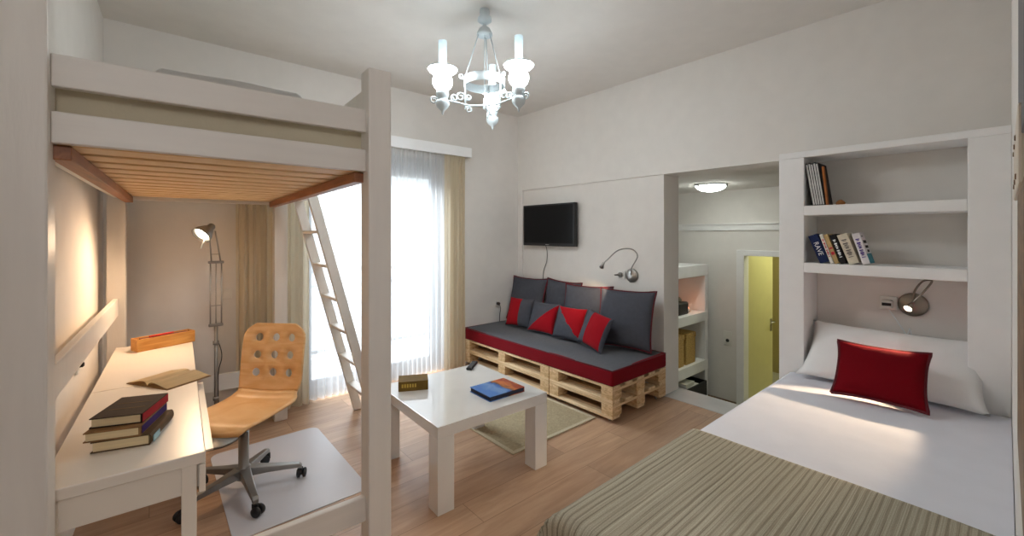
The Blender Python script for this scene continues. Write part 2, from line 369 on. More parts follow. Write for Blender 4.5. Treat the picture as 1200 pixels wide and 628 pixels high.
# ------------------------------------------------------------------ balcony door, balcony, curtains
wn = bpy.data.objects.new('window_1', None); COL.objects.link(wn); wn['kind'] = 'structure'; wn['label'] = 'balcony door behind the white sheer curtain'
bm = B(); fy0, fy1 = WY+0.06, WY+0.12
bx(bm, DX0, DX0+0.06, fy0, fy1, 0, DZ); bx(bm, DX1-0.06, DX1, fy0, fy1, 0, DZ); bx(bm, DX0+0.06, DX1-0.06, fy0, fy1, DZ-0.10, DZ); bx(bm, DX0+0.06, DX1-0.06, fy0, fy1, 0, 0.05)
struct('window_frame', bm, M['alu'], wn, bevel=0.004)
for a, b in ((DX0+0.06, 1.70), (1.70, DX1-0.06)):
    bm = B(); bx(bm, a, a+0.06, fy0+.01, fy1-.01, 0.05, DZ-0.10); bx(bm, b-0.06, b, fy0+.01, fy1-.01, 0.05, DZ-0.10); bx(bm, a+0.06, b-0.06, fy0+.01, fy1-.01, 0.05, 0.14); bx(bm, a+0.06, b-0.06, fy0+.01, fy1-.01, DZ-0.18, DZ-0.10)
    s_ = struct('window_sash', bm, M['alu'], wn)
    struct('pane', box(a+0.06, b-0.06, fy0+0.027, fy0+0.033, 0.14, DZ-0.18), M['glass'], s_)
struct('trim_shutter_box', box(DX0, DX1, WY+0.13, WY+0.2, DZ-0.20, DZ), M['cream_wood'])
struct('floor_balcony', box(-0.5, 3.8, WY+0.2, 5.3, -0.15, -0.02), M['concrete'])
rl = thing('balcony_railing', 'dark iron balcony railing faintly seen through the sheer curtain', 'railing', (0, 5.15, -0.02))
bm = B(); bx(bm, -0.4, 3.7, -0.02, 0.02, 1.02, 1.06); bx(bm, -0.4, 3.7, -0.015, 0.015, 0.10, 0.13); bx(bm, -0.4, 3.7, -0.012, 0.012, 0.86, 0.885)
for x in (-0.36, 1.66, 3.66): bx(bm, x-0.02, x+0.02, -0.018, 0.018, 0, 1.02)
obj('rail_frame', bm, M['iron'], rl)
bm = B()
for i in range(38): bx(bm, -0.3+i*0.105, -0.286+i*0.105, -0.007, 0.007, 0.13, 0.86)
obj('balusters', bm, M['iron'], rl)

def curtain(name, x0, x1, y, z0, z1, amp, waves, m, label, n=220, spread=1.0, nz=12, cat='curtain', seed=1.0, hem=None):
    def fn(u, v):
        x = x0 + (x1-x0)*u
        z = z1 + (z0-z1)*v
        k = 0.55 + 0.45*v
        ph = 2*PI*waves*u + 1.3*math.sin(2*PI*u*2.3+seed) + 0.5*noise.noise((u*6, v*1.5, seed))
        yy = y + amp*k*math.sin(ph) + 0.25*amp*math.sin(2.7*ph+seed) * (1-0.5*v)
        xx = x + 0.006*math.cos(ph)*k
        return (xx, yy, z)
    bm = grid(B(), fn, n, nz)
    return tag(obj(name, bm, m, smooth=True), label, cat)
curtain('sheer_curtain', 0.99, 2.47, WY-0.055, 0.015, 2.30, 0.026, 26, M['sheer'], 'white sheer curtain drawn across the bright balcony door', n=420, seed=2.2)
curtain('beige_curtain', 2.36, 2.62, WY-0.122, 0.02, 2.30, 0.027, 5, M['beige'], 'beige curtain gathered between the balcony door and the pallet daybed', n=120, seed=0.3)
curtain('beige_curtain', 0.50, 1.02, WY-0.122, 0.02, 2.30, 0.027, 8, M['beige'], 'beige curtain gathered behind the rear post of the loft bed', n=160, seed=4.1)
pm = thing('curtain_pelmet', 'white boxed pelmet above the balcony door curtains', 'pelmet', (1.56, WY, 2.285))
obj('front_board', box(-1.12, 1.12, -0.16, -0.14, 0, 0.105), M['pelmet'], pm, bevel=0.003)
obj('top_board', box(-1.12, 1.12, -0.14, 0.0, 0.085, 0.105), M['white_rail'], pm)
for sx in (-1.12, 1.10): obj('end_board', box(sx, sx+0.02, -0.14, 0, 0, 0.085), M['white_rail'], pm)
obj('curtain_track', box(-1.05, 1.05, -0.12, -0.06, 0.03, 0.05), M['white_plastic'], pm)

# ------------------------------------------------------------------ built-in shelf unit over the bed
UX, UY0, UY1 = 3.206, YF, 0.989
un = thing('built_in_bookcase', 'white plastered built-in bookcase niche around the head of the bed', 'bookcase', (0, 0, 0))
obj('side_pillar', box(UX, WX, 0.847, UY1, 0, 1.945), M['plaster'], un, bevel=0.004)
obj('side_pillar', box(UX, WX, UY0, 0.128, 0, 1.945), M['plaster'], un, bevel=0.004)
obj('top_slab', box(UX, WX, UY0, UY1, 1.945, 1.985), M['plaster'], un, bevel=0.004)
obj('shelf', box(UX, WX, 0.128, 0.847, 1.570, 1.632), M['plaster'], un, bevel=0.004)
obj('shelf', box(UX, WX, 0.128, 0.847, 1.2025, 1.2657), M['plaster'], un, bevel=0.004)
obj('head_ledge', box(UX+0.01, WX, 0.128, 0.847, 0.40, 0.50), M['plaster'], un)

# shelving in the hall
hs = thing('hall_shelving', 'white masonry shelves standing against the wall of the lower hall', 'shelves', (0, 0, 0))
for z0, z1, n_ in ((0.90, 1.045, 'top_slab'), (0.30, 0.42, 'shelf'), (-0.355, -0.22, 'shelf')):
    obj(n_, box(3.85, 5.70, 2.60, 3.05, z0, z1), M['plaster'], hs, bevel=0.004)
obj('side_panel', box(5.62, 5.70, 2.605, 3.05, HZ, 0.90), M['plaster'], hs)
obj('side_panel', box(3.85, 3.93, 2.605, 3.05, HZ, 0.90), M['plaster'], hs)
obj('back_panel', box(3.93, 5.62, 3.03, 3.05, HZ, 0.90), M['plaster'], hs)
bk = thing('storage_basket', 'small black basket on the middle shelf of the hall shelving', 'basket', (5.16, 2.78, 0.42))
bm = B(); prism(bm, [(-.13,-.12),(.13,-.12),(.13,.12),(-.13,.12)], 0, 0.16); obj('body', bm, M['black'], bk, bevel=0.02)
bm = B()
for i in range(5): lathe(bm, [(0, 0.0), (0.05, 0.0), (0.055, 0.03), (0.03, 0.06), (0, 0.065)], 10, (-0.08+0.04*i, 0.03*math.sin(i*2), 0.155))
obj('contents', bm, mat('folded_grey_cloth', srgb(120, 112, 98), 0.9), bk)
cd = thing('candle_lamp', 'little glowing orange candle lamp beside the black basket', 'candle', (5.42, 2.75, 0.42))
obj('holder', lathe(B(), [(0, 0), (0.035, 0), (0.04, 0.02), (0.035, 0.05), (0.03, 0.05), (0.03, 0.012), (0, 0.012)], 16), M['white_plastic'], cd, smooth=True)
obj('flame', lathe(B(), [(0, 0.013), (0.016, 0.03), (0.018, 0.06), (0.0, 0.10)], 12), M['led'], cd, smooth=True)
light('candle_glow', 'POINT', (5.42, 2.70, 0.56), 0.2, (1.0, 0.35, 0.15), shadow_soft_size=0.03)
for x, lb in ((5.0, 'yellow wicker box nearer the hall opening, on the lower shelf'), (5.30, 'yellow wicker box beside the shelf end panel in the hall')):
    w_ = thing('wicker_box', lb, 'basket', (x, 2.79, -0.22), group='wicker boxes in the hall')
    bm = B(); bx(bm, -0.125, 0.125, -0.15, 0.15, 0, 0.34); obj('body', bm, M['wicker'], w_, bevel=0.012)
    bm = B(); bx(bm, -0.132, 0.132, -0.157, 0.157, 0.33, 0.40); obj('lid', bm, M['wicker'], w_, bevel=0.012)
bn = thing('storage_crate', 'black crate holding folded paper under the lowest hall shelf', 'crate', (5.25, 2.72, HZ))
bm = B()
for a in ((-.28,.28,-.18,-.165),(-.28,.28,.165,.18)): bx(bm, *a, 0, 0.36)
for a in ((-.28,-.265,-.165,.165),(.265,.28,-.165,.165)): bx(bm, *a, 0, 0.36)
bx(bm, -.265, .265, -.165, .165, 0, 0.015); obj('body', bm, M['black'], bn)
bm = B(); bx(bm, -.2, .15, -.14, .13, 0.015, 0.34); bx(bm, -.24, .02, -.13, .10, 0.345, 0.39, mtx=mtx((0,0,0), (0, 0.05, 0.1))); obj('papers', bm, M['white_plastic'], bn)
hl = thing('hall_ceiling_light', 'round glowing glass dome light on the hall ceiling', 'ceiling light', (4.97, 2.237, HC))
obj('glass_dome', lathe(B(), [(0.17, -0.012), (0.15, -0.045), (0.10, -0.072), (0.05, -0.083), (0, -0.086)], 32), M['dome_glow'], hl, smooth=True)
obj('rim', lathe(B(), [(0.10, 0), (0.175, 0), (0.18, -0.012), (0.17, -0.02), (0.165, -0.012)], 32), M['white_metal'], hl, smooth=True)
for k in range(3):
    obj('clip', lathe(B(), [(0, -0.035), (0.012, -0.035), (0.012, -0.018), (0, -0.018)], 10, (0.172*math.cos(k*2.1+0.6), 0.172*math.sin(k*2.1+0.6), 0)), M['steel'], hl)
sk = thing('wall_outlet', 'small pale switch plate on the hall wall beside the door', 'outlet', (HX, 2.387, 0.079), group='wall outlets')
obj('plate', box(-0.010, 0, -0.055, 0.055, -0.09, 0.09), M['white_plastic'], sk, bevel=0.004)
obj('socket', lathe(B(), [(0, 0), (0.022, 0), (0.022, 0.004), (0, 0.004)], 16), M['black'], sk, loc=(-0.014, 0, -0.03), rot=(0, PI/2, 0))

# ------------------------------------------------------------------ loft bed
LX, LY, LR = 0.6445, 1.6022, 0.0423
Wd, Ln, Pp = 0.848, 2.0642, 0.0915
lb = thing('loft_bed', 'white wooden loft bed standing over the desk', 'loft bed', (LX, LY, 0), -LR)
for a in (0, -Wd-Pp):
    for b in (0, Ln):
        obj('post', box(a, a+Pp, b, b+Pp, 0, 2.097), M['white_wood'], lb, bevel=0.005)
E1 = 0.0015
def rail(name, a0, a1, b0, b1, z0, z1, m='white_rail'): return obj(name, box(a0, a1, b0, b1, z0, z1), M[m], lb, bevel=0.004)
for b in (0.03, Ln+0.035):
    rail('guard_rail', -Wd, 0, b, b+0.026, 1.8487, 1.9382)
    rail('end_rail', -Wd, 0, b, b+0.026, 1.6958 if b < 1 else 1.675, 1.782)
rail('foot_rail', -Wd, 0, 0.03, 0.058, 0.325, 0.42)
rail('foot_rail', -Wd, 0, Ln+0.035, Ln+0.063, 0.31, 0.43)
ry0, ry1 = Pp, Ln
for a in (0.035, -Wd-Pp+0.03):
    rail('side_rail', a, a+0.026, ry0, ry1, 1.682, 1.782, 'white_wood')
    rail('side_guard', a, a+0.026, ry0, ry1, 1.975, 2.06, 'white_wood')
rail('lower_side_rail', -Wd-Pp+0.03, -Wd-Pp+0.056, ry0, ry1, 0.925, 1.037, 'white_wood')
for a in (-Wd-0.006, -0.036):
    obj('slat_support', box(a, a+0.042, 0.062, Ln-0.002, 1.655, 1.695), M['pine_brown'], lb, bevel=0.003)
sl = box(0, Wd-0.01, 0, 0.120, 0, 0.018)
sl0 = obj('slat', sl, M['pine_x'], lb, loc=(-Wd+0.005, 0.075, 1.696), bevel=0.002)
for i in range(1, 12):
    c = sl0.copy(); COL.objects.link(c); c.parent = lb; c.location = (-Wd+0.005, 0.075+i*0.1685, 1.696)
bm = B(); bx(bm, -Wd-0.03, 0.03, 0.095, Ln-0.005, 1.716, 1.895)
lm = tag(obj('loft_mattress', bm, M['cream_fab'], loc=(LX, LY, 0), rot=(0,0,-LR), bevel=0.03, seg=4), 'cream mattress lying up on the loft bed slats', 'mattress')
def duv(u, v):
    a = -0.65 + 0.45*u; b = 0.075 + 0.50*v
    e = min(u, 1-u, v, 1-v); h = 0.004 + 0.074*min(1, e*16)**0.45
    return (a, b, 1.899 + h + 0.006*noise.noise((a*7, b*7, 0.3)))
bm = grid(B(), duv, 44, 44)
bmesh.ops.solidify(bm, geom=bm.faces[:], thickness=0.004)
tag(obj('folded_duvet', bm, M['duvet'], loc=(LX, LY, 0), rot=(0,0,-LR), smooth=True), 'pale folded duvet lying on the loft mattress behind the guard rail', 'duvet')

# ladder
ld = thing('ladder', 'white ladder leaning against the side of the loft bed', 'ladder', (1.315, 3.31, 0))
lean = -0.268; LH = 1.86
def stile(y):
    bm = B(); hw = 0.034
    v = [bm.verts.new(p) for p in ((-hw, y-0.015, 0), (hw, y-0.015, 0), (hw, y+0.015, 0), (-hw, y+0.015, 0), (-hw+lean*LH, y-0.015, LH), (hw+lean*LH, y-0.015, LH), (hw+lean*LH, y+0.015, LH), (-hw+lean*LH, y+0.015, LH))]
    for f in ((0,3,2,1),(4,5,6,7),(0,1,5,4),(1,2,6,5),(2,3,7,6),(3,0,4,7)): bm.faces.new([v[i] for i in f])
    return bm
for y in (0.19, -0.19): obj('stile', stile(y), M['white_wood'], ld, bevel=0.004)
for i in range(7):
    z = 0.24 + 0.245*i
    obj('rung', box(lean*z-0.036, lean*z+0.036, -0.176, 0.176, z-0.011, z+0.011), M['white_wood'], ld, bevel=0.004)

# ------------------------------------------------------------------ desk and what stands on it
DKX, DKY = 0.1425, 1.726
dk = thing('desk', 'long narrow white desk under the loft bed along the wall', 'desk', (DKX, DKY, 0), -LR)
DW, DL = 0.385, 1.925
bm = B(); bx(bm, -DW, 0, 0, 0.955, 0.694, 0.73); bx(bm, -DW, 0, 0.958, DL, 0.694, 0.73)
obj('desktop', bm, M['desk_white'], dk, bevel=0.003)
obj('apron', box(-DW+0.01, -0.05, 0.012, 0.03, 0.60, 0.693), M['desk_white'], dk, bevel=0.002)
obj('apron', box(-DW+0.01, -0.05, DL-0.03, DL-0.012, 0.60, 0.693), M['desk_white'], dk, bevel=0.002)
obj('apron', box(-DW+0.01, -DW+0.028, 0.03, DL-0.03, 0.60, 0.693), M['desk_white'], dk)
for y0, y1, out in ((0.004, 0.955, 0.0), (0.965, DL-0.004, 0.0)):
    d_ = obj('drawer', box(-0.018+out, out, y0, y1, 0.597, 0.688), M['desk_white'], dk, bevel=0.002)
    obj('drawer_box', box(-0.32+out, -0.018+out, y0+0.03, y1-0.03, 0.605, 0.680), M['desk_white'], d_)
for a in (-0.064, -DW+0.004):
    for b in (0.004, DL-0.046):
        obj('leg', box(a, a+0.040, b, b+0.042, 0, 0.693), M['desk_white'], dk, bevel=0.002)
obj('pull_out_leaf', box(-0.30, 0.026, 0.10, 0.95, 0.6885, 0.6935), M['desk_white'], dk)
def dpt(a, b): return (DKX + a*math.cos(LR) + b*math.sin(LR), DKY - a*math.sin(LR) + b*math.cos(LR))

def hard_book(name, label, w, l, t, cover, loc, rz, group=None, pages=None, rot=None, spine_round=0.0, cat='book', spine_band=None):
    """lying book: spine along +x edge, length along y"""
    r = thing(name, label, cat, loc, rz, group, rot)
    bm = B(); c = 0.003
    bx(bm, -w/2, w/2, -l/2, l/2, 0, c); bx(bm, -w/2, w/2, -l/2, l/2, t-c, t)
    n = 6
    for i in range(n):
        a0 = -PI/2 + PI*i/n; a1 = -PI/2 + PI*(i+1)/n
        x0, z0 = w/2-0.002 + spine_round*math.cos(a0), t/2 + (t/2)*math.sin(a0)
        x1, z1 = w/2-0.002 + spine_round*math.cos(a1), t/2 + (t/2)*math.sin(a1)
        v = [bm.verts.new(p) for p in ((x0,-l/2,z0),(x1,-l/2,z1),(x1,l/2,z1),(x0,l/2,z0),(x0-0.003,-l/2,z0),(x1-0.003,-l/2,z1),(x1-0.003,l/2,z1),(x0-0.003,l/2,z0))]
        for f in ((0,1,2,3),(7,6,5,4),(0,4,5,1),(2,6,7,3)): bm.faces.new([v[k] for k in f])
    obj('cover', bm, cover, r)
    obj('pages', box(-w/2+0.005, w/2-0.004, -l/2+0.004, l/2-0.004, c, t-c), pages or M['page'], r)
    return r
cm = lambda n, *c: mat(n, srgb(*c), 0.75, spec=0.25, var=0.15, vscale=25)
z0 = 0.7305
spn = hard_book('hardback_book', 'thick brown hardback with a pale blue spine label, lowest of the desk stack', 0.155, 0.225, 0.036, cm('brown_cover', 96, 74, 50), (*dpt(-0.195, 0.30), z0), -0.30, 'book stack on the desk', spine_round=0.008)
obj('spine_label', box(0.0862, 0.0882, -0.108, -0.052, 0.007, 0.029), cm('pale_blue_label', 150, 178, 186), spn)
b2 = hard_book('hardback_book', 'tan hardback with a purple spine in the middle of the desk stack', 0.15, 0.225, 0.031, [cm('tan_cover', 140, 104, 66)], (*dpt(-0.212, 0.305), z0+0.0365), -0.34, 'book stack on the desk')
obj('spine_strip', box(0.0752, 0.0762, -0.10, 0.11, 0.003, 0.028), cm('purple_spine', 58, 34, 92), b2)
b3 = hard_book('hardback_book', 'dark brown hardback with a red spine on top of the desk stack', 0.145, 0.20, 0.033, cm('dark_cover', 52, 36, 26), (*dpt(-0.205, 0.325), z0+0.068), -0.38, 'book stack on the desk')
obj('spine_strip', box(0.0727, 0.0738, -0.098, 0.098, 0.003, 0.030), cm('red_spine', 160, 28, 34), b3)
bm = B()
for k in range(2): bx(bm, -0.052, 0.052, -0.03+k*0.055, -0.027+k*0.055, 0.0332, 0.0337)
obj('cover_lines', bm, cm('gilt_line', 110, 84, 50), b3)
# open book
ob = thing('open_book', 'open paperback lying face up on the desk behind the book stack', 'book', (*dpt(-0.105, 0.955), z0), -1.02)
def page(sgn):
    def fn(u, v):
        x = sgn*0.135*u; z = 0.004 + 0.020*math.sin(PI*min(1, u*1.05)**0.6)*(1-0.55*u) + 0.002
        return (x, -0.10+0.20*v, z)
    bm = grid(B(), fn, 14, 4); return bm
for s_ in (-1, 1):
    bm = page(s_); bmesh.ops.solidify(bm, geom=bm.faces[:], thickness=0.004); obj('page_block', bm, M['page'], ob, smooth=True)
obj('cover', box(-0.14, 0.14, -0.103, 0.103, 0, 0.003), cm('paper_cover', 150, 120, 84), ob)
# pine pencil box
px_, py_ = dpt(-0.145, 1.80)
pb = thing('wooden_pencil_box', 'long pine box holding papers at the far end of the desk', 'box', (px_, py_, z0), 0.36)
bm = B(); bx(bm, -0.155, 0.155, -0.045, -0.036, 0, 0.075); bx(bm, -0.155, 0.155, 0.036, 0.045, 0, 0.075); bx(bm, -0.155, -0.146, -0.036, 0.036, 0, 0.075); bx(bm, 0.146, 0.155, -0.036, 0.036, 0, 0.075); bx(bm, -0.146, 0.146, -0.036, 0.036, 0, 0.008)
obj('body', bm, M['pinebox'], pb, bevel=0.002)
obj('papers', box(-0.12, 0.13, -0.03, 0.028, 0.008, 0.070), cm('mixed_papers', 120, 70, 52), pb)
obj('pencil', tube(B(), [(-0.08, -0.005, 0.076), (0.05, 0.0, 0.078)], 0.006, 8), cm('red_pencil', 206, 60, 50), pb)

# swivel chair
CX, CY = 0.405, 2.80
face = math.radians(224)                                   # direction the sitter looks
ch = thing('desk_chair', 'swivel desk chair with perforated birch plywood shell on five castors', 'chair', (CX, CY, 0.0045), face - PI/2)
for k in range(5):
    ang = math.radians(200 + 72*k) - (face - PI/2)
    ca, sa = math.cos(ang), math.sin(ang)
    bm = B(); m_ = Matrix.Rotation(ang, 4, 'Z')
    secs = [(0.03, 0.085, 0.028, 0.05), (0.12, 0.083, 0.022, 0.036), (0.28, 0.070, 0.016, 0.024), (0.295, 0.060, 0.014, 0.02)]
    rings = []
    for r_, z_, hw, hh in secs:
        rings.append([bm.verts.new(m_ @ Vector((r_, y, z))) for y, z in ((-hw, z_), (hw, z_), (hw, z_+hh), (-hw, z_+hh))])
    for a, b in zip(rings, rings[1:]):
        for i in range(4): bm.faces.new((a[i], a[(i+1)%4], b[(i+1)%4], b[i]))
    bm.faces.new(rings[0][::-1]); bm.faces.new(rings[-1])
    lg = obj('base_leg', bm, M['grey_metal'], ch, bevel=0.004)
    bm = B(); sp_ = Matrix.Translation((0.29*ca, 0.29*sa, 0.026)) @ Matrix.Rotation(ang+0.7*k, 4, 'Z')
    for y in (-0.016, 0.016):
        t_ = lathe(B(), [(0, -0.010), (0.018, -0.010), (0.026, -0.006), (0.026, 0.006), (0.018, 0.010), (0, 0.010)], 18)
        t_.transform(sp_ @ Matrix.Translation((0.014, y, 0)) @ Matrix.Rotation(PI/2, 4, 'X'))
        tmp = bpy.data.meshes.new('t'); t_.to_mesh(tmp); t_.free(); bm.from_mesh(tmp); bpy.data.meshes.remove(tmp)
    bx(bm, -0.016, 0.016, -0.008, 0.008, 0.0, 0.034, mtx=sp_)
    obj('castor', bm, M['black'], lg)
obj('column', lathe(B(), [(0, 0.07), (0.036, 0.07), (0.036, 0.135), (0.026, 0.14), (0.026, 0.33), (0, 0.33)], 20), M['grey_metal'], ch, smooth=False)
obj('gas_lift', lathe(B(), [(0, 0.33), (0.015, 0.33), (0.015, 0.41), (0, 0.41)], 16), M['black'], ch)
bm = B(); bx(bm, -0.09, 0.09, -0.10, 0.10, 0.408, 0.420); bx(bm, -0.035, 0.035, -0.05, 0.05, 0.395, 0.41); obj('seat_plate', bm, M['black'], ch)
lv = obj('lever', tube(B(), [(0.03, 0.0, 0.402), (0.16, 0.02, 0.400), (0.20, 0.02, 0.395)], 0.006, 8), M['black'], ch)
# shell: seat and back in one bent ply profile (y forward, z up), split into seat and back parts
def shell_profile(s):
    pts = [(0.235, 0.408), (0.215, 0.432), (0.17, 0.445), (0.0, 0.440), (-0.13, 0.438), (-0.185, 0.452), (-0.222, 0.495), (-0.245, 0.56), (-0.262, 0.68), (-0.285, 0.81), (-0.30, 0.88)]
    return pts
SP = smoothpath([(0, a, b) for a, b in shell_profile(0)], 6)
def even(P, n):
    d = [0.0]
    for a, b in zip(P, P[1:]): d.append(d[-1] + (b-a).length)
    out = []
    for k in range(n):
        t = d[-1]*k/(n-1); i = 0
        while i < len(d)-2 and d[i+1] < t: i += 1
        out.append(P[i].lerp(P[i+1], (t-d[i])/max(1e-9, d[i+1]-d[i])))
    return out
SP = even(SP, 61)
NS = len(SP)
def half_w(t):                                             # half width along the shell, rounded ends
    w = 0.212 if t < 0.5 else 0.202
    if t < 0.13: w -= 0.06*(1-t/0.13)**2.2
    if t > 0.90: w -= 0.075*((t-0.90)/0.10)**2.6
    if 0.45 < t < 0.62: w -= 0.012*math.sin((t-0.45)/0.17*PI)
    return w
def shell_part(t0, t1, nu, nv, holes=None):
    bm = B()
    def P_(u, v):
        t = t0 + (t1-t0)*v; f_ = t*(NS-1); i = min(int(f_), NS-2); p = SP[i].lerp(SP[i+1], f_-i)
        x = (2*u-1)*half_w(t); curl = 0.022*(2*u-1)**2
        return Vector((x, p.y + (curl if t > 0.55 else 0)*1.0, p.z + (0 if t > 0.55 else 0.010*(2*u-1)**2)))
    if not holes:
        grid(bm, lambda u, v: P_(u, v), nu, nv)
    else:
        # grid of 3x3 cells, each with a round hole
        V = {}
        def gv(u, v):
            k = (round(u, 5), round(v, 5))
            if k not in V: V[k] = bm.verts.new(P_(u, v))
            return V[k]
        us = [0.0, 0.10, 0.367, 0.633, 0.90, 1.0]; vs = [0.0, 0.14, 0.40, 0.66, 0.92, 1.0]
        sub = 4
        for i in range(5):
            for j in range(5):
                u0, u1, v0, v1 = us[i], us[i+1], vs[j], vs[j+1]
                if 1 <= i <= 3 and 1 <= j <= 3:
                    cu, cv = (u0+u1)/2, (v0+v1)/2
                    outer = [(u0+(u1-u0)*k/sub, v0) for k in range(sub)] + [(u1, v0+(v1-v0)*k/sub) for k in range(sub)] + [(u1-(u1-u0)*k/sub, v1) for k in range(sub)] + [(u0, v1-(v1-v0)*k/sub) for k in range(sub)]
                    n = len(outer); inner = []; mid = []
                    for k in range(n):
                        a = -3*PI/4 + 2*PI*k/n
                        inner.append(bm.verts.new(P_(cu+0.060*math.cos(a), cv+0.060*math.sin(a))))
                    ov = [gv(*q) for q in outer]
                    for k in range(n): bm.faces.new((ov[k], ov[(k+1)%n], inner[(k+1)%n], inner[k]))
                else:
                    nu_ = sub; nv_ = sub
                    for a in range(nu_):
                        for b in range(nv_):
                            bm.faces.new((gv(u0+(u1-u0)*a/nu_, v0+(v1-v0)*b/nv_), gv(u0+(u1-u0)*(a+1)/nu_, v0+(v1-v0)*b/nv_), gv(u0+(u1-u0)*(a+1)/nu_, v0+(v1-v0)*(b+1)/nv_), gv(u0+(u1-u0)*a/nu_, v0+(v1-v0)*(b+1)/nv_)))
    return bm
def shell_obj(name, bm):
    o = obj(name, bm, M['birch'], ch, smooth=True)
    s = o.modifiers.new('ply', 'SOLIDIFY'); s.thickness = 0.011; s.offset = 1.0
    return o
shell_obj('seat', shell_part(0.0, 0.54, 14, 24))
shell_obj('backrest', shell_part(0.54, 1.0, 20, 20, holes=True))

# chair mat
bm = B(); poly = []
x0, x1, y0, y1 = 0.30, 0.955, 2.36, 3.38; r_ = 0.06
for cx, cy, a0 in ((x1-r_, y1-r_, 0), (x0+r_, y1-r_, 90), (x0+r_, y0+r_, 180), (x1-r_, y0+r_, 270)):
    for k in range(5): a = math.radians(a0+22.5*k); poly.append((cx+r_*math.cos(a), cy+r_*math.sin(a)))
prism(bm, poly, 0.0005, 0.004)
tag(obj('chair_mat', bm, M['mat']), 'pale translucent plastic floor mat under the desk chair', 'mat')

# floor lamp by the desk
FLX, FLY = 0.355, 3.60
fl = thing('floor_lamp', 'steel architect floor lamp lit beside the desk', 'floor lamp', (FLX, FLY, 0))
obj('base', lathe(B(), [(0, 0), (0.14, 0), (0.145, 0.006), (0.14, 0.018), (0.03, 0.026), (0.02, 0.04), (0, 0.04)], 36), M['grey_metal'], fl, smooth=True)
bm = tube(B(), [(0, 0, 0.03), (0, 0, 0.81)], 0.011, 12)
for z in (0.30, 0.69): lathe(bm, [(0.011, z-0.012), (0.018, z-0.012), (0.018, z+0.012), (0.011, z+0.012)], 14)
obj('pole', bm, M['grey_metal'], fl)
bm = B()
for x in (-0.032, 0.0, 0.032): tube(bm, [(x, -0.0, 0.82), (x, 0, 1.25)], 0.0045 if x else 0.003, 8)
tube(bm, [(-0.032, 0, 0.95), (0.032, 0, 0.95)], 0.003, 6)
obj('lower_arm', bm, M['steel'], fl)
bm = B(); bx(bm, -0.042, 0.042, -0.012, 0.012, 0.805, 0.825); obj('lower_joint', bm, M['grey_metal'], fl, bevel=0.004)
bm = B(); bx(bm, -0.046, 0.046, -0.012, 0.012, 1.245, 1.262); obj('elbow_joint', bm, M['grey_metal'], fl, bevel=0.004)
HP = Vector((-0.06, -0.10, 1.475))
bm = B()
for x in (-0.026, 0.026): tube(bm, [(x, 0, 1.26), (HP.x+x*0.7+0.03, HP.y+0.02, HP.z-0.005)], 0.0045, 8)
tube(bm, [(-0.03, -0.02, 1.31), (0.022, -0.02, 1.31)], 0.003, 6)
obj('upper_arm', bm, M['steel'], fl)
aimv = Vector((-0.62, -0.45, -0.62)).normalized()
Rm = (-aimv).to_track_quat('Z', 'Y').to_matrix().to_4x4()
hd = lathe(B(), [(0.018, 0.065), (0.026, 0.055), (0.028, 0.03), (0.040, 0.012), (0.062, -0.03), (0.070, -0.065), (0.067, -0.065), (0.058, -0.03), (0.036, 0.008), (0.0, 0.012)], 28)
hd.transform(Matrix.Translation(HP) @ Rm @ Matrix.Scale(0.88, 4))
hd_o = obj('lamp_shade', hd, M['grey_metal'], fl, smooth=True)
bb = lathe(B(), [(0, -0.058), (0.040, -0.056), (0.050, -0.046), (0.026, 0.002), (0.0, 0.008)], 18); bb.transform(Matrix.Translation(HP) @ Rm @ Matrix.Scale(0.88, 4))
obj('bulb', bb, M['bulb_warm'], hd_o, smooth=True)
hk = tube(B(), [HP + Vector((-0.01, -0.015, -0.05)), HP + Vector((-0.035, -0.03, -0.12))], 0.004, 8); obj('shade_grip', hk, M['white_metal'], fl)
obj('cord', tube(B(), smoothpath([(0.012, 0, 0.70), (0.03, -0.005, 0.63), (0.032, -0.005, 0.57), (0.014, 0, 0.48), (0.014, 0, 0.30), (0.02, 0.0, 0.05)], 6), 0.003, 6), M['black'], fl)
hw = Vector((FLX, FLY, 0)) + HP + aimv*0.055
light('desk_lamp_beam', 'SPOT', hw+aimv*0.02, 25, (1.0, 0.68, 0.42), aim=hw+aimv*2, spot_size=math.radians(140), spot_blend=1.0, shadow_soft_size=0.045)

# plug on the wall by the desk, switch beside the curtain
po = thing('wall_outlet', 'small outlet with a plug on the wall just above the desk', 'outlet', (wl(3.0)+0.002, 3.0, 0.80), -LR, 'wall outlets')
obj('plate', box(0, 0.010, -0.04, 0.04, -0.04, 0.04), M['white_plastic'], po, bevel=0.003)
bm = lathe(B(), [(0, 0), (0.014, 0), (0.014, 0.012), (0.008, 0.018), (0, 0.018)], 14); bm.transform(mtx((0.010, 0, 0), (0, PI/2, 0))); obj('plug', bm, M['black'], po)
so = thing('light_switch', 'white light switch on the back wall at the edge of the beige curtain', 'switch', (0.455, WY, 0.985))
obj('plate', box(-0.04, 0.04, -0.010, 0, -0.04, 0.04), M['white_plastic'], so, bevel=0.003)
obj('rocker', box(-0.018, 0.018, -0.014, -0.010, -0.025, 0.025), M['white_plastic'], so, bevel=0.002)

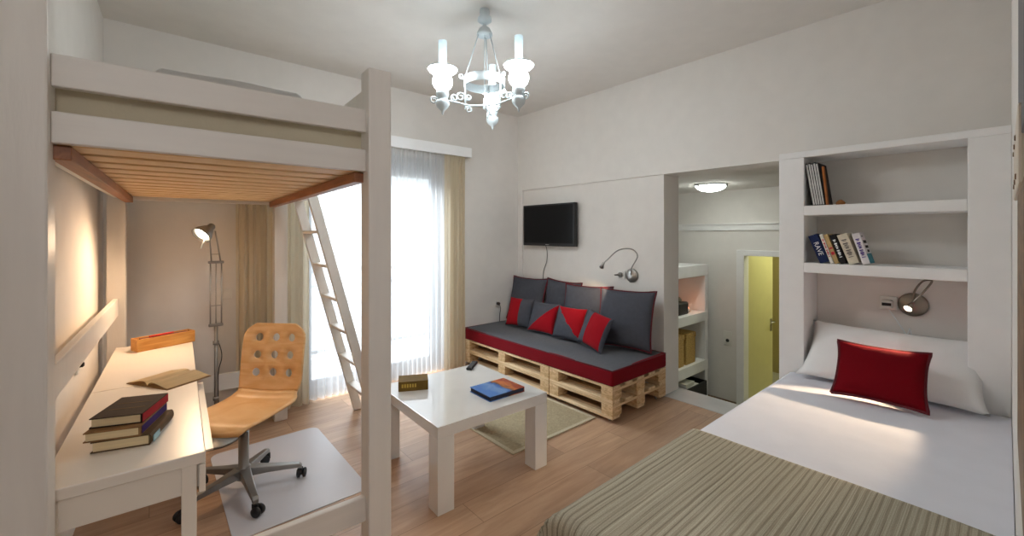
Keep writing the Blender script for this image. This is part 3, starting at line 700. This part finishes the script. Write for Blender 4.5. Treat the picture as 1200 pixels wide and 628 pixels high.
# ------------------------------------------------------------------ coffee table and what lies on it
TX, TY, TR, TZ, TW, TP = 1.1233, 1.8946, 0.026, 0.4576, 0.773, 0.098
ct = thing('coffee_table', 'square high-gloss white coffee table with thick square legs', 'table', (TX, TY, 0), -TR)
obj('tabletop', box(0, TW, 0, TW, TZ-0.062, TZ), M['gloss'], ct, bevel=0.002)
for a in (0, TW-TP):
    for b in (0, TW-TP):
        obj('leg', box(a, a+TP, b, b+TP, 0, TZ-0.0625), M['gloss'], ct, bevel=0.002)
def tpt(a, b): return (TX + a*math.cos(TR) + b*math.sin(TR), TY - a*math.sin(TR) + b*math.cos(TR))
ab = hard_book('illustrated_book', 'glossy book with a blue and orange picture cover on the coffee table', 0.27, 0.215, 0.030, [M['art']], (1.665, 2.085, TZ+0.0003), -0.02, pages=cm('dark_page_edge', 44, 46, 62))
ob2 = hard_book('thick_paperback', 'thick paperback with olive and brown spine at the table end near the window', 0.13, 0.185, 0.060, cm('olive_cover', 112, 86, 34), (1.30, 2.50, TZ+0.0003), math.radians(-117), pages=cm('brown_page_edge', 120, 78, 24))
bm = B()
for k_ in range(6): bx(bm, 0.0632, 0.0642, -0.072+0.016*k_, -0.062+0.016*k_, 0.022, 0.044)
obj('spine_lettering', bm, cm('gilt_letters', 190, 160, 70), ob2)
rm = thing('remote_control', 'black remote control on the far edge of the coffee table', 'remote', (1.835, 2.60, TZ+0.0003), -0.72)
obj('body', box(-0.022, 0.022, -0.09, 0.09, 0, 0.018), M['black'], rm, bevel=0.006, rot=None)
rm.rotation_euler = (0, 0, math.radians(-50))
bm = B()
for i in range(3):
    for j in range(7): lathe(bm, [(0, 0.0195), (0.004, 0.0195), (0.004, 0.018)], 8, (-0.012+0.012*i, -0.07+0.02*j, 0))
obj('buttons', bm, M['darkgrey'], rm)

# rug
rg = thing('rug', 'beige woven rug under the coffee table in front of the daybed', 'rug', (0, 0, 0.0005))
obj('pile', box(1.84, 2.64, 2.13, 3.45, 0, 0.008), M['rug'], rg)
bm = B(); bx(bm, 1.81, 2.67, 2.10, 2.13, 0, 0.010); bx(bm, 1.81, 2.67, 3.45, 3.48, 0, 0.010); bx(bm, 1.81, 1.84, 2.13, 3.45, 0, 0.010); bx(bm, 2.64, 2.67, 2.13, 3.45, 0, 0.010)
obj('binding', bm, M['rugedge'], rg, bevel=0.003)

# ------------------------------------------------------------------ pallet daybed
SX, SYA, SW = 2.672, 1.945, 0.775
def pallet(label, y0, y1, z, nb, casters, cap_top=True):
    p = thing('wooden_pallet', label, 'pallet', (SX, y0, z), 0, 'pallets of the daybed')
    L = y1-y0; h = 0.125
    for i in range(5):
        x = i*(SW-0.10)/4
        obj('deck_board', box(x, x+0.10, 0, L, h-0.020, h), M['pallet_y'], p, bevel=0.002)
    bw = 0.105
    ys = [0, L-bw] if nb == 2 else [0, (L-bw)/2, L-bw]
    for y in ys:
        obj('stringer', box(0, SW, y, y+bw, h-0.040, h-0.0205), M['pallet_x'], p, bevel=0.002)
        for x in (0, (SW-0.12)/2, SW-0.12):
            obj('block', box(x, x+0.12, y, y+bw, 0.0205, h-0.0405), M['pallet_b'], p, bevel=0.002)
    for x in (0, (SW-0.10)/2, SW-0.10):
        obj('bottom_board', box(x, x+0.10, 0, L, 0, 0.020), M['pallet_y'], p, bevel=0.002)
    if casters:
        for x in (0.05, SW-0.06):
            for y in (0.06, L-0.06):
                bm = lathe(B(), [(0, -0.009), (0.012, -0.009), (0.016, -0.006), (0.016, 0.006), (0.012, 0.009), (0, 0.009)], 14); bm.transform(mtx((x, y, -z+0.016), (PI/2, 0, 0.5)))
                bx(bm, x-0.012, x+0.012, y-0.014, y-0.010, -z+0.014, -0.002); bx(bm, x-0.012, x+0.012, y+0.010, y+0.014, -z+0.014, -0.002); bx(bm, x-0.016, x+0.016, y-0.016, y+0.016, -0.004, -0.0002)
                obj('castor', bm, M['steel'], p)
    return p
pallet('lower short pallet of raw pine on castors, at the near end of the daybed', SYA, 2.612, 0.034, 2, True)
pallet('upper short pallet of raw pine at the near end of the daybed', SYA, 2.612, 0.1595, 2, False)
pallet('lower long pallet of raw pine on castors, at the window end of the daybed', 2.622, 3.938, 0.034, 3, True)
pallet('upper long pallet of raw pine at the window end of the daybed', 2.622, 3.938, 0.1595, 3, False)
mz0, mz1 = 0.285, 0.414
dm = thing('daybed_mattress', 'long seat mattress with grey top and dark red sides on the pallets', 'mattress', (0, 0, mz0))
bm = B(); bx(bm, SX-0.006, 3.452, SYA-0.006, 3.945, 0, mz1-mz0-0.006)
obj('side_cover', bm, M['red'], dm, bevel=0.018, seg=4)
def mtop(u, v):
    x = SX+0.004 + (3.442-SX-0.004)*u; y = SYA+0.004 + (3.935-SYA-0.004)*v
    e = min(u*0.78, (1-u)*0.78, v*2, (1-v)*2)
    return (x, y, mz1-mz0-0.007 + 0.009*min(1, e/0.05) + 0.004*noise.noise((x*4, y*3, 1.7)))
obj('top_cover', grid(B(), mtop, 24, 60), M['grey_top'], dm, smooth=True)
bm = B(); c_ = [(SX, SYA, 0.118), (3.446, SYA, 0.118), (3.446, 3.939, 0.118), (SX, 3.939, 0.118), (SX, SYA, 0.118)]
obj('piping', tube(bm, c_, 0.005, 8), M['piping'], dm)

def pillow_mesh(w, h, t, n=28, pinch=0.07, mi=None, sag=0.0, seed=0.0, plump=0.42, wr=0.004):
    """upright cushion in the xz plane, thickness along y; base at z=0"""
    bm = B()
    def pt(u, v, s):
        a, b = 2*u-1, 2*v-1
        ea = 1 - pinch*(1-abs(b)**2.6)
        eb = 1 - pinch*(1-abs(a)**2.6)
        x = a*w/2*ea; z = h/2 + b*h/2*eb
        k = max(0.0, (1-a**2)*(1-b**2))**plump
        y = s*t/2*k + (wr*noise.noise((x*9+seed, z*9, s+seed)) if k > 0.02 else 0)*k*2
        z -= sag*(1-a*a)*max(0, b)
        return (x, y, z)
    for s in (-1, 1): grid(bm, lambda u, v: pt(u, v, s), n, n, mi)
    bmesh.ops.remove_doubles(bm, verts=bm.verts, dist=0.0006)
    edge = [pt(u/24, 0, 0) for u in range(24)] + [pt(1, v/24, 0) for v in range(24)] + [pt(1-u/24, 1, 0) for u in range(24)] + [pt(0, 1-v/24, 0) for v in range(25)]
    return bm, edge
def cushion(name, label, w, h, t, loc, rz, lean, mats, pip=None, mi=None, group=None, roll=0.0, cat='cushion', seed=0.0, pinch=0.07, rp=0.006, plump=0.42, sag=0.0, wr=0.004):
    r = thing(name, label, cat, loc, group=group)
    r.rotation_euler = (Matrix.Rotation(rz, 3, 'Z') @ Matrix.Rotation(lean, 3, 'X') @ Matrix.Rotation(roll, 3, 'Y')).to_euler()
    bm, edge = pillow_mesh(w, h, t, mi=mi, seed=seed, pinch=pinch, plump=plump, sag=sag, wr=wr)
    c = obj('cover', bm, mats, r, smooth=True)
    if pip: obj('piping', tube(B(), edge, rp, 8), pip, r, smooth=True)
    return r
# local -y face looks into the room (towards -X) after rz = -90 deg
RZ = -PI/2
zb = 0.434
G1 = 'large grey back cushions of the daybed'
cushion('back_cushion', 'large grey cushion with dark piping in the corner of the daybed below the television', 0.56, 0.52, 0.15, (3.31, 3.665, zb), RZ+0.05, math.radians(-14), M['grey_fab'], M['piping'], group=G1, seed=1, pinch=0.08, rp=0.008)
cushion('back_cushion', 'large grey piped cushion, second one from the window corner', 0.52, 0.52, 0.12, (3.355, 3.15, zb), RZ-0.03, math.radians(-9), M['grey_fab'], M['piping'], group=G1, seed=2, roll=0.03, pinch=0.08, rp=0.008)
cushion('back_cushion', 'large grey piped cushion lit warmly by the wall reading lamp', 0.56, 0.52, 0.15, (3.235, 2.715, zb), RZ+0.10, math.radians(-15), M['grey_fab'], M['piping'], group=G1, seed=3, roll=-0.02, pinch=0.08, rp=0.008)
cushion('back_cushion', 'large grey piped cushion at the near end of the daybed', 0.53, 0.53, 0.16, (3.19, 2.225, zb), RZ+0.22, math.radians(-16), M['grey_fab'], M['piping'], group=G1, seed=4, pinch=0.08, rp=0.008)
G2 = 'small red and grey cushions of the daybed'
MR = [M['grey_fab'], M['redb']]
cushion('accent_cushion', 'small cushion with a red left band and grey right half, nearest the corner', 0.33, 0.32, 0.11, (3.08, 3.50, zb), RZ+0.25, math.radians(-20), MR, M['grey_fab'], mi=lambda u, v: 1 if u < 0.55 else 0, group=G2, seed=5, rp=0.003)
cushion('accent_cushion', 'small cushion split diagonally, grey above and red below right', 0.35, 0.32, 0.11, (3.06, 3.13, zb), RZ+0.1, math.radians(-22), MR, M['grey_fab'], mi=lambda u, v: 1 if v < u else 0, group=G2, seed=6, rp=0.003)
cushion('accent_cushion', 'small cushion split diagonally, red above and grey at lower left', 0.34, 0.32, 0.11, (3.05, 2.76, zb), RZ+0.1, math.radians(-22), MR, M['grey_fab'], mi=lambda u, v: 1 if v > 1-u else 0, group=G2, seed=7, rp=0.003)
cushion('accent_cushion', 'small cushion with a narrow grey band and wide red band, tilted against the end cushion', 0.33, 0.32, 0.11, (2.985, 2.43, zb+0.006), RZ-0.15, math.radians(-20), MR, M['grey_fab'], mi=lambda u, v: 1 if 0.30 < u < 0.92 else 0, group=G2, seed=8, roll=0.16, rp=0.003)

# television
tv = thing('television', 'black flat television mounted on the wall above the daybed', 'television', (WX-0.06, 3.375, 1.553))
obj('casing', box(-0.028, 0.022, -0.405, 0.405, -0.237, 0.237), M['black'], tv, bevel=0.006)
obj('screen', box(-0.030, -0.0285, -0.380, 0.380, -0.205, 0.218), M['screen'], tv)
obj('wall_bracket', box(0.0225, 0.06, -0.12, 0.12, -0.10, 0.10), M['black'], tv)
bm = B(); bx(bm, -0.0305, -0.029, -0.028, 0.028, -0.226, -0.218); obj('maker_badge', bm, M['steel'], tv)
obj('power_cord', tube(B(), smoothpath([(0.0, 0.05, -0.236), (0.03, 0.06, -0.30), (0.045, 0.08, -0.42), (0.05, 0.135, -0.53), (0.052, 0.15, -0.66), (0.052, 0.15, -0.80)], 6), 0.004, 6), M['black'], tv)

# gooseneck reading lamps
def head_mesh(p, d, r0=0.010, r1=0.022, L=0.055):
    bm = lathe(B(), [(0, L*0.35), (r0, L*0.35), (r0*1.3, 0.0), (r1, -L*0.65), (r1*0.85, -L*0.65), (r0, -L*0.2), (0, -L*0.15)], 20)
    bm.transform(Matrix.Translation(p) @ (-Vector(d)).to_track_quat('Z', 'Y').to_matrix().to_4x4()); return bm
def bulb_mesh(p, d, r=0.015, off=0.03):
    bm = lathe(B(), [(0, 0.006), (r*0.8, 0.004), (r, -0.002), (0, -0.004)], 16)
    bm.transform(Matrix.Translation(Vector(p)+Vector(d).normalized()*off) @ (-Vector(d)).to_track_quat('Z', 'Y').to_matrix().to_4x4()); return bm
def reading_lamp(label, disc, path, hdir, energy, m, r1=0.022, spot=70, rdisc=0.066, fx=1.0):
    t = thing('reading_lamp', label, 'wall lamp', disc, group='gooseneck wall lamps')
    dv = Vector(disc)
    bm = lathe(B(), [(0, 0), (rdisc, 0), (rdisc, 0.012), (rdisc-0.008, 0.020), (0, 0.024)], 32); bm.transform(mtx((0,0,0), (0, -PI/2, 0)))
    obj('wall_disc', bm, m, t, smooth=True)
    pts = smoothpath([Vector(p)-dv for p in path], 8)
    obj('gooseneck', tube(B(), pts, 0.0055, 10), m, t)
    p = pts[-1]; d = Vector(hdir).normalized()
    h = obj('lamp_head', head_mesh(p + d*0.015, d, r1=r1), m, t, smooth=True)
    obj('bulb', bulb_mesh(p + d*0.015, d, r=r1*0.75), M['bulb_warm'], h, smooth=True)
    q = dv + p + d*0.058
    light('reading_lamp_beam', 'SPOT', q, energy, (1.0, 0.74, 0.48), aim=q+d, spot_size=math.radians(spot), spot_blend=0.35, shadow_soft_size=0.012)
    return t
reading_lamp('chrome gooseneck reading lamp on the wall above the daybed', (WX, 2.323, 1.055), [(WX-0.022, 2.323, 1.06), (WX-0.04, 2.305, 1.13), (3.43, 2.218, 1.246), (3.38, 2.248, 1.311), (3.27, 2.311, 1.304), (3.16, 2.352, 1.220), (3.125, 2.372, 1.186)], (0.15, 0.36, -0.42), 5, M['steel'], spot=74)
reading_lamp('gooseneck reading lamp glowing under the shelf above the bed pillow', (WX, 0.364, 1.025), [(WX-0.022, 0.362, 1.05), (WX-0.05, 0.352, 1.11), (3.41, 0.315, 1.175), (3.35, 0.272, 1.188), (3.31, 0.285, 1.15), (3.29, 0.345, 1.055)], (-0.74, 0.30, -0.52), 25, M['nickel'], r1=0.024, spot=58, rdisc=0.07)
# sockets with plugs
so = thing('wall_outlet', 'white outlet with a grey plug left of the daybed reading lamp', 'outlet', (WX, 2.44, 1.055), group='wall outlets')
obj('plate', box(-0.012, 0, -0.04, 0.04, -0.04, 0.04), M['white_plastic'], so, bevel=0.003)
bm = lathe(B(), [(0, 0), (0.024, 0), (0.024, 0.022), (0.010, 0.035), (0.006, 0.075), (0, 0.078)], 14); bm.transform(mtx((-0.012, 0.0, 0), (0, -PI/2, -0.4))); obj('plug', bm, M['grey_metal'], so)
so = thing('wall_outlet', 'white outlet with adaptor and cord beside the bed reading lamp', 'outlet', (WX, 0.475, 1.02), group='wall outlets')
obj('plate', box(-0.010, 0, -0.042, 0.042, -0.042, 0.042), M['white_plastic'], so, bevel=0.003)
obj('adaptor', box(-0.05, -0.010, -0.022, 0.030, -0.030, 0.022), M['white_plastic'], so, bevel=0.006)
obj('plug', box(-0.056, -0.050, -0.018, 0.026, -0.012, 0.006), M['black'], so, bevel=0.002)
obj('cord', tube(B(), smoothpath([(-0.03, 0.0, -0.03), (-0.03, -0.03, -0.08), (-0.035, -0.07, -0.15), (-0.04, -0.085, -0.175), (-0.035, -0.095, -0.16), (-0.03, -0.10, -0.14), (-0.03, -0.11, -0.20)], 6), 0.003, 6), M['white_metal'], so)
so = thing('wall_outlet', 'white outlet with a black plug and cord low on the window wall by the daybed', 'outlet', (3.158, WY, 0.628), group='wall outlets')
obj('plate', box(-0.04, 0.04, -0.010, 0, -0.04, 0.04), M['white_plastic'], so, bevel=0.003)
bm = lathe(B(), [(0, 0), (0.018, 0), (0.018, 0.03), (0.008, 0.042), (0, 0.042)], 14); bm.transform(mtx((0, -0.010, -0.005), (PI/2, 0, 0))); obj('plug', bm, M['black'], so)
obj('cord', tube(B(), smoothpath([(0, -0.045, -0.005), (0.015, -0.05, -0.06), (0.012, -0.04, -0.13), (0.015, -0.03, -0.25), (0.02, -0.012, -0.5)], 6), 0.0035, 6), M['black'], so)

# ------------------------------------------------------------------ books on the shelf unit
def spine_book(label, yb, yt, zb_, h, depth, w, cover, name='paperback_book', group='paperbacks on the lower shelf', front=UX+0.02, text=None, tcol=None, pages=None, cat='book', marks=None, dashes=False):
    """standing book leaning towards +Y: yb/yt are the y of the lower and upper corner on the right-hand cover"""
    lean = math.atan2(yt-yb, h)
    r = thing(name, label, cat, (front, yb, zb_), group=group)
    r.rotation_euler = (-lean, 0, 0)
    bm = B(); c = 0.0025
    bx(bm, 0, depth, 0, c, 0, h); bx(bm, 0, depth, w-c, w, 0, h); bx(bm, 0, c, c, w-c, 0, h)
    obj('cover', bm, cover, r)
    obj('pages', box(c, depth-0.003, c, w-c, 0.003, h-0.003), pages or M['page'], r)
    if text:
        cu = bpy.data.curves.new('t', 'FONT'); cu.body = text; cu.size = w*0.75; cu.align_x = 'CENTER'; cu.align_y = 'CENTER'; cu.extrude = 0.0004
        to = bpy.data.objects.new('t', cu); COL.objects.link(to); bpy.context.view_layer.update()
        me = bpy.data.meshes.new_from_object(to.evaluated_get(bpy.context.evaluated_depsgraph_get())); bpy.data.objects.remove(to)
        wd = max(v.co.x for v in me.vertices) - min(v.co.x for v in me.vertices)
        s = min(1.0, h*0.8/wd)
        me.transform(Matrix.Scale(s, 4)); me.materials.append(tcol)
        o = bpy.data.objects.new('spine_title', me); COL.objects.link(o); o.parent = r
        # text reads down the spine, facing -X
        o.matrix_local = Matrix.Translation((-0.0008, w/2, h*0.5)) @ Matrix(((0, 0, -1, 0), (0, -1, 0, 0), (-1, 0, 0, 0), (0, 0, 0, 1))) @ Matrix.Rotation(0, 4, 'Z')
    if dashes:
        bm = B(); t = 0.22; i = 0
        while t < 0.80:
            l = 0.022 + 0.014*((i*7) % 3); a = 0.25 + 0.08*((i*5) % 2)
            bx(bm, -0.0012, -0.0002, w*a, w*(1-a), h*t, h*(t+l)); t += l + (0.012 if i % 4 else 0.045); i += 1
        obj('spine_lettering', bm, tcol, r)
    if marks:
        bm = B()
        for a, b in marks: bx(bm, -0.0012, -0.0002, w*0.12, w*0.88, h*a, h*b)
        obj('spine_band', bm, tcol, r)
    return r
SB = 1.2660
wt = cm('white_ink', 235, 235, 235); bl = cm('navy_ink', 40, 44, 96); bk_ = cm('black_ink', 40, 38, 40); rd = cm('red_ink', 190, 40, 60)
spine_book('dark blue paperback with white lettering, first on the lower shelf', 0.718, 0.788, SB+0.014, 0.185, 0.13, 0.050, cm('navy_cover', 26, 38, 76), text='RAVE', tcol=wt)
spine_book('slim white paperback with a red title beside the dark blue one', 0.695, 0.757, SB+0.005, 0.19, 0.13, 0.017, cm('white_cover', 226, 222, 216), dashes=True, tcol=rd)
spine_book('slim tan paperback between the red-titled and the black paperback', 0.668, 0.730, SB+0.006, 0.188, 0.13, 0.022, cm('tan_spine', 190, 160, 110), marks=((0.3, 0.4), (0.5, 0.55)), tcol=rd)
spine_book('black paperback with a pale title in the middle of the shelf row', 0.632, 0.694, SB+0.007, 0.188, 0.13, 0.028, cm('black_cover', 34, 30, 32), dashes=True, tcol=wt)
spine_book('thick cream paperback with small grey lettering on its spine', 0.571, 0.636, SB+0.014, 0.188, 0.13, 0.050, cm('cream_cover', 216, 206, 186), dashes=True, tcol=cm('grey_ink', 120, 112, 108))
lb_ = spine_book('white paperback with a violet title and teal picture cover, last in the row', 0.519, 0.575, SB+0.010, 0.192, 0.13, 0.036, cm('white_spine', 226, 220, 222), dashes=True, tcol=cm('violet_ink', 84, 60, 140))
bm = B(); bx(bm, 0.0, 0.13, -0.0012, 0, 0.0, 0.06); obj('cover_picture', bm, cm('teal_print', 60, 126, 140), lb_)
bm = B()
for a, b, z_, h_ in ((0.03, 0.105, 0.125, 0.018), (0.035, 0.11, 0.095, 0.016), (0.05, 0.10, 0.07, 0.014), (0.02, 0.06, 0.165, 0.006)): bx(bm, a, b, -0.0014, -0.0002, z_, z_+h_)
obj('cover_title', bm, bk_, lb_)
SA = 1.6325
for i in range(5):
    y = 0.790 - 0.0125*i
    spine_book(['striped grey magazine leaning against the shelf side, outermost of the row', 'grey spined magazine, second of the upper shelf row', 'grey spined magazine, middle one of the five on the upper shelf', 'grey spined magazine, fourth of the upper shelf row', 'grey spined magazine standing beside the orange booklet'][i],
               y, y+0.043-0.001*i, SA+0.001, 0.275+0.004*(i%2), 0.20, 0.0115, cm('magazine_cover', 40, 38, 40), 'magazine', 'magazines on the upper shelf', marks=((0.02, 0.97),), tcol=cm('pale_grey_spine', 200, 198, 196), cat='magazine')
spine_book('slim orange booklet leaning beside the magazines on the upper shelf', 0.724, 0.748, SA+0.001, 0.245, 0.03, 0.010, cm('orange_cover', 156, 94, 48), 'booklet', None, cat='booklet')
sb_ = thing('seashell', 'small orange shell lying on the upper shelf by the booklet', 'shell', (UX+0.09, 0.675, SA))
obj('body', lathe(B(), [(0, 0), (0.02, 0.002), (0.026, 0.012), (0.018, 0.024), (0.008, 0.032), (0, 0.034)], 14), cm('orange_shell', 176, 116, 66), sb_, smooth=True)

# ------------------------------------------------------------------ single bed
BX0, BX1, BY0, BY1, BZ = 0.98, 3.195, YF, 0.945, 0.55
bd = thing('single_bed', 'single bed base and mattress beneath the white sheet', 'bed', (0, 0, 0))
obj('base', box(BX0+0.06, BX1-0.005, BY0+0.03, BY1-0.05, 0.10, 0.32), M['white_wood'], bd, bevel=0.01)
obj('mattress', box(BX0+0.03, BX1-0.005, BY0+0.02, BY1-0.025, 0.32, 0.535), M['cream_fab'], bd, bevel=0.03, seg=3)
for x in (BX0+0.08, BX1-0.14):
    for y in (BY0+0.06, BY1-0.13): obj('leg', box(x, x+0.06, y, y+0.06, 0, 0.10), M['white_wood'], bd)
def drape(p, q, x0, x1, y0, y1, z, r=0.04, flare=0.30):
    """cloth coordinate -> position: flat on the mattress, then falling over the foot (x0), the open side (y1) and the wall side (y0)"""
    def fold(o):                                            # overhang -> (outward, down) with a rounded edge
        if o <= 0: return 0.0, 0.0
        a = min(o/r, PI/2)
        return r*math.sin(a), r*(1-math.cos(a)) + max(0, o - r*PI/2)
    xs, zx = fold(x0 + r - p); ys, zy = fold(q - (y1 - r)); yw, zw = 0.0, 0.0
    X = max(p, x0 + r) - xs; Y = min(max(q, y0), y1 - r) + ys
    m = min(zx, zy)
    X -= flare*m; Y += flare*m
    return X, Y, z - max(zx, zy, zw)
def sheet_fn(u, v):
    p = BX0 - 0.28 + (BX1 - BX0 + 0.28)*u; q = BY0 + 0.002 + (BY1 - BY0 + 0.35)*v
    x, y, z = drape(p, q, BX0+0.012, BX1, BY0, BY1-0.006, BZ)
    if z > BZ-0.01: z += 0.004*noise.noise((p*3.1, q*3.3, 0.5)) + 0.0025*noise.noise((p*9, q*2, 4.5))
    if p > 3.0: z += 0.0
    if z < BZ-0.08 and q > BY1: y += 0.012*math.sin(p*17) * min(1, (BZ-0.08-z)*6)
    return (min(x, BX1), y, z)
tag(obj('bed_sheet', grid(B(), sheet_fn, 110, 70), M['sheet'], smooth=True), 'white sheet covering the single bed below the bookcase', 'bed sheet')
def blank_fn(u, v):
    p = BX0 - 0.42 + (1.885 - BX0 + 0.42)*u; q = BY0 + 0.004 + (BY1 - BY0 + 0.41)*v
    p2 = p + 0.012*math.sin(q*3.0)*u
    x, y, z = drape(p2, q, BX0-0.004, BX1, BY0, BY1+0.006, BZ+0.009, flare=0.34)
    if z > BZ: z += 0.004*noise.noise((p*3.1, q*3.3, 0.5)) + 0.002*noise.noise((p*6, q*8, 2.5))
    if z < BZ-0.06 and q > BY1: y += 0.018*(1+math.sin(p*13)) * min(1, (BZ-0.06-z)*5)
    return (x, y, z)
bm = grid(B(), blank_fn, 90, 80, uv=lambda u, v: (u*1.3, v*1.38))
bl_o = tag(obj('blanket', bm, M['blanket'], smooth=True), 'olive striped woven blanket over the foot half of the bed', 'blanket')
so_ = bl_o.modifiers.new('thick', 'SOLIDIFY'); so_.thickness = 0.006; so_.offset = 1
cushion('bed_pillow', 'white pillow leaning into the niche at the head of the bed', 0.82, 0.44, 0.18, (3.08, 0.455, BZ+0.022), -PI/2 - 0.04, math.radians(-47), M['pillowcase'], None, cat='pillow', seed=11, pinch=0.09, plump=0.45, sag=0.01, wr=0.009)
cushion('red_cushion', 'dark red piped cushion leaning on the white bed pillow', 0.385, 0.315, 0.12, (2.86, 0.435, BZ+0.028), -PI/2 + 0.03, math.radians(-35), M['redd'], M['piping'], cat='cushion', seed=12, pinch=0.09, rp=0.008)

# wooden panel hung on the wall beside the bed
wp = thing('wooden_wall_panel', 'brown wooden panel with a grey top on the wall beside the bed', 'panel', (0, YF, 0))
obj('body', box(0.90, 1.38, 0.0003, 0.004, 1.02, 1.53), M['brownwood'], wp, bevel=0.002)
obj('upper_panel', box(0.90, 1.29, 0.0003, 0.004, 1.61, 2.80), M['darkgrey'], wp, bevel=0.002)
obj('edge_strip', box(1.05, 1.60, 0.0003, 0.0075, 1.531, 1.66), M['cream_wood'], wp, bevel=0.004)
for i in range(6):
    obj('screw', lathe(B(), [(0, 0), (0.006, 0), (0.005, 0.002), (0, 0.002)], 10), M['brownwood'], wp, loc=(1.20+0.065*i, 0.0075, 1.555+0.08*(i % 2)), rot=(-PI/2, 0, 0))

# ------------------------------------------------------------------ chandelier
M['enamel'] = mat('painted_iron', srgb(196, 206, 210), 0.4)
CHX, CHY = 1.656, 2.205
cl = thing('chandelier', 'white three-arm chandelier of oil lamp shades hanging from the ceiling', 'chandelier', (CHX, CHY, 0))
obj('canopy', lathe(B(), [(0, ZC), (0.030, ZC), (0.034, 2.890), (0.030, 2.872), (0.044, 2.855), (0.046, 2.835), (0.030, 2.822), (0.012, 2.815), (0.014, 2.80), (0.034, 2.785), (0.050, 2.755), (0.052, 2.74), (0.0, 2.745)], 28), M['enamel'], cl, smooth=True)
ZR, ZA, RR = 2.435, 2.292, 0.130
bm = lathe(B(), [(RR, ZR-0.028), (RR+0.004, ZR-0.028), (RR+0.004, ZR+0.028), (RR, ZR+0.028), (RR, ZR-0.028)], 40); obj('ring_band', bm, M['enamel'], cl, smooth=True)
ph0 = math.radians(49.4) - math.radians(-0)            # away from the camera
az = math.atan2(CHY, CHX)
angs = [az - math.radians(11.5), az - math.radians(131.5), az + math.radians(108.5)]
for a in angs:
    c, s = math.cos(a), math.sin(a)
    obj('suspension_rod', tube(B(), [(0.04*c, 0.04*s, 2.75), (RR*c, RR*s, ZR+0.02)], 0.0035, 8), M['enamel'], cl)
    ar = B()
    tube(ar, smoothpath([(0, 0, ZA-0.004), (0.10*c, 0.10*s, ZA-0.016), (0.20*c, 0.20*s, ZA-0.006), (0.277*c, 0.277*s, ZA)], 6), 0.006, 8)
    tube(ar, [(RR*c, RR*s, ZR+0.03), (RR*c, RR*s, ZA-0.04)], 0.005, 8)
    arm = obj('arm', ar, M['enamel'], cl)
    def scroll(cx, cz, r0, turns, a0, sg):
        pts = []
        for k in range(26):
            t = k/25; th_ = a0 + sg*turns*2*PI*t; r_ = r0*(1-0.72*t)
            pts.append(((cx + r_*math.cos(th_))*c, (cx + r_*math.cos(th_))*s, cz + r_*math.sin(th_)))
        return pts
    for cx, cz, r0, a0, sg in ((RR+0.030, ZA+0.030, 0.030, PI, -1), (RR-0.022, ZA-0.045, 0.024, 0, 1), (RR+0.024, ZR+0.020, 0.018, PI, 1), (RR+0.070, ZA+0.018, 0.026, -PI/2, 1), (0.277+0.055, ZA-0.012, 0.026, PI, -1), (RR-0.02, ZA+0.035, 0.022, 0, -1)):
        obj('scroll', tube(B(), scroll(cx, cz, r0, 1.35, a0, sg), 0.0048, 6), M['enamel'], arm)
    L_ = (0.277*c, 0.277*s, ZA)
    hd_ = obj('lamp_holder', lathe(B(), [(0, -0.10), (0.006, -0.09), (0.010, -0.072), (0.020, -0.064), (0.036, -0.048), (0.043, -0.028), (0.040, -0.008), (0.028, 0.0), (0.036, 0.012), (0.040, 0.034), (0.036, 0.058), (0.0, 0.06)], 24, L_), M['enamel'], cl, smooth=True)
    gs = obj('glass_shade', lathe(B(), [(0.034, 0.060), (0.052, 0.078), (0.061, 0.100), (0.060, 0.125), (0.052, 0.148), (0.056, 0.160), (0.078, 0.172), (0.091, 0.186)], 28, L_), M['shade_glow'], cl, smooth=True)
    obj('shade_rim', lathe(B(), [(0.0915, 0.1862), (0.093, 0.191), (0.088, 0.196), (0.060, 0.201), (0.028, 0.205), (0.026, 0.203), (0.060, 0.1985), (0.086, 0.192), (0.0915, 0.1862)], 28, L_), M['opal'], gs, smooth=True)
    obj('glass_chimney', lathe(B(), [(0.026, 0.200), (0.024, 0.25), (0.026, 0.365), (0.024, 0.365), (0.022, 0.25), (0.024, 0.200)], 22, L_), M['chimney'], gs, smooth=True)
obj('hub', lathe(B(), [(0, ZA-0.04), (0.010, ZA-0.03), (0.016, ZA-0.012), (0.010, ZA+0.01), (0.0, ZA+0.02)], 16), M['enamel'], cl, smooth=True)
obj('centre_rod', tube(B(), [(0, 0, ZA+0.01), (0, 0, 2.75)], 0.003, 8), M['enamel'], cl)
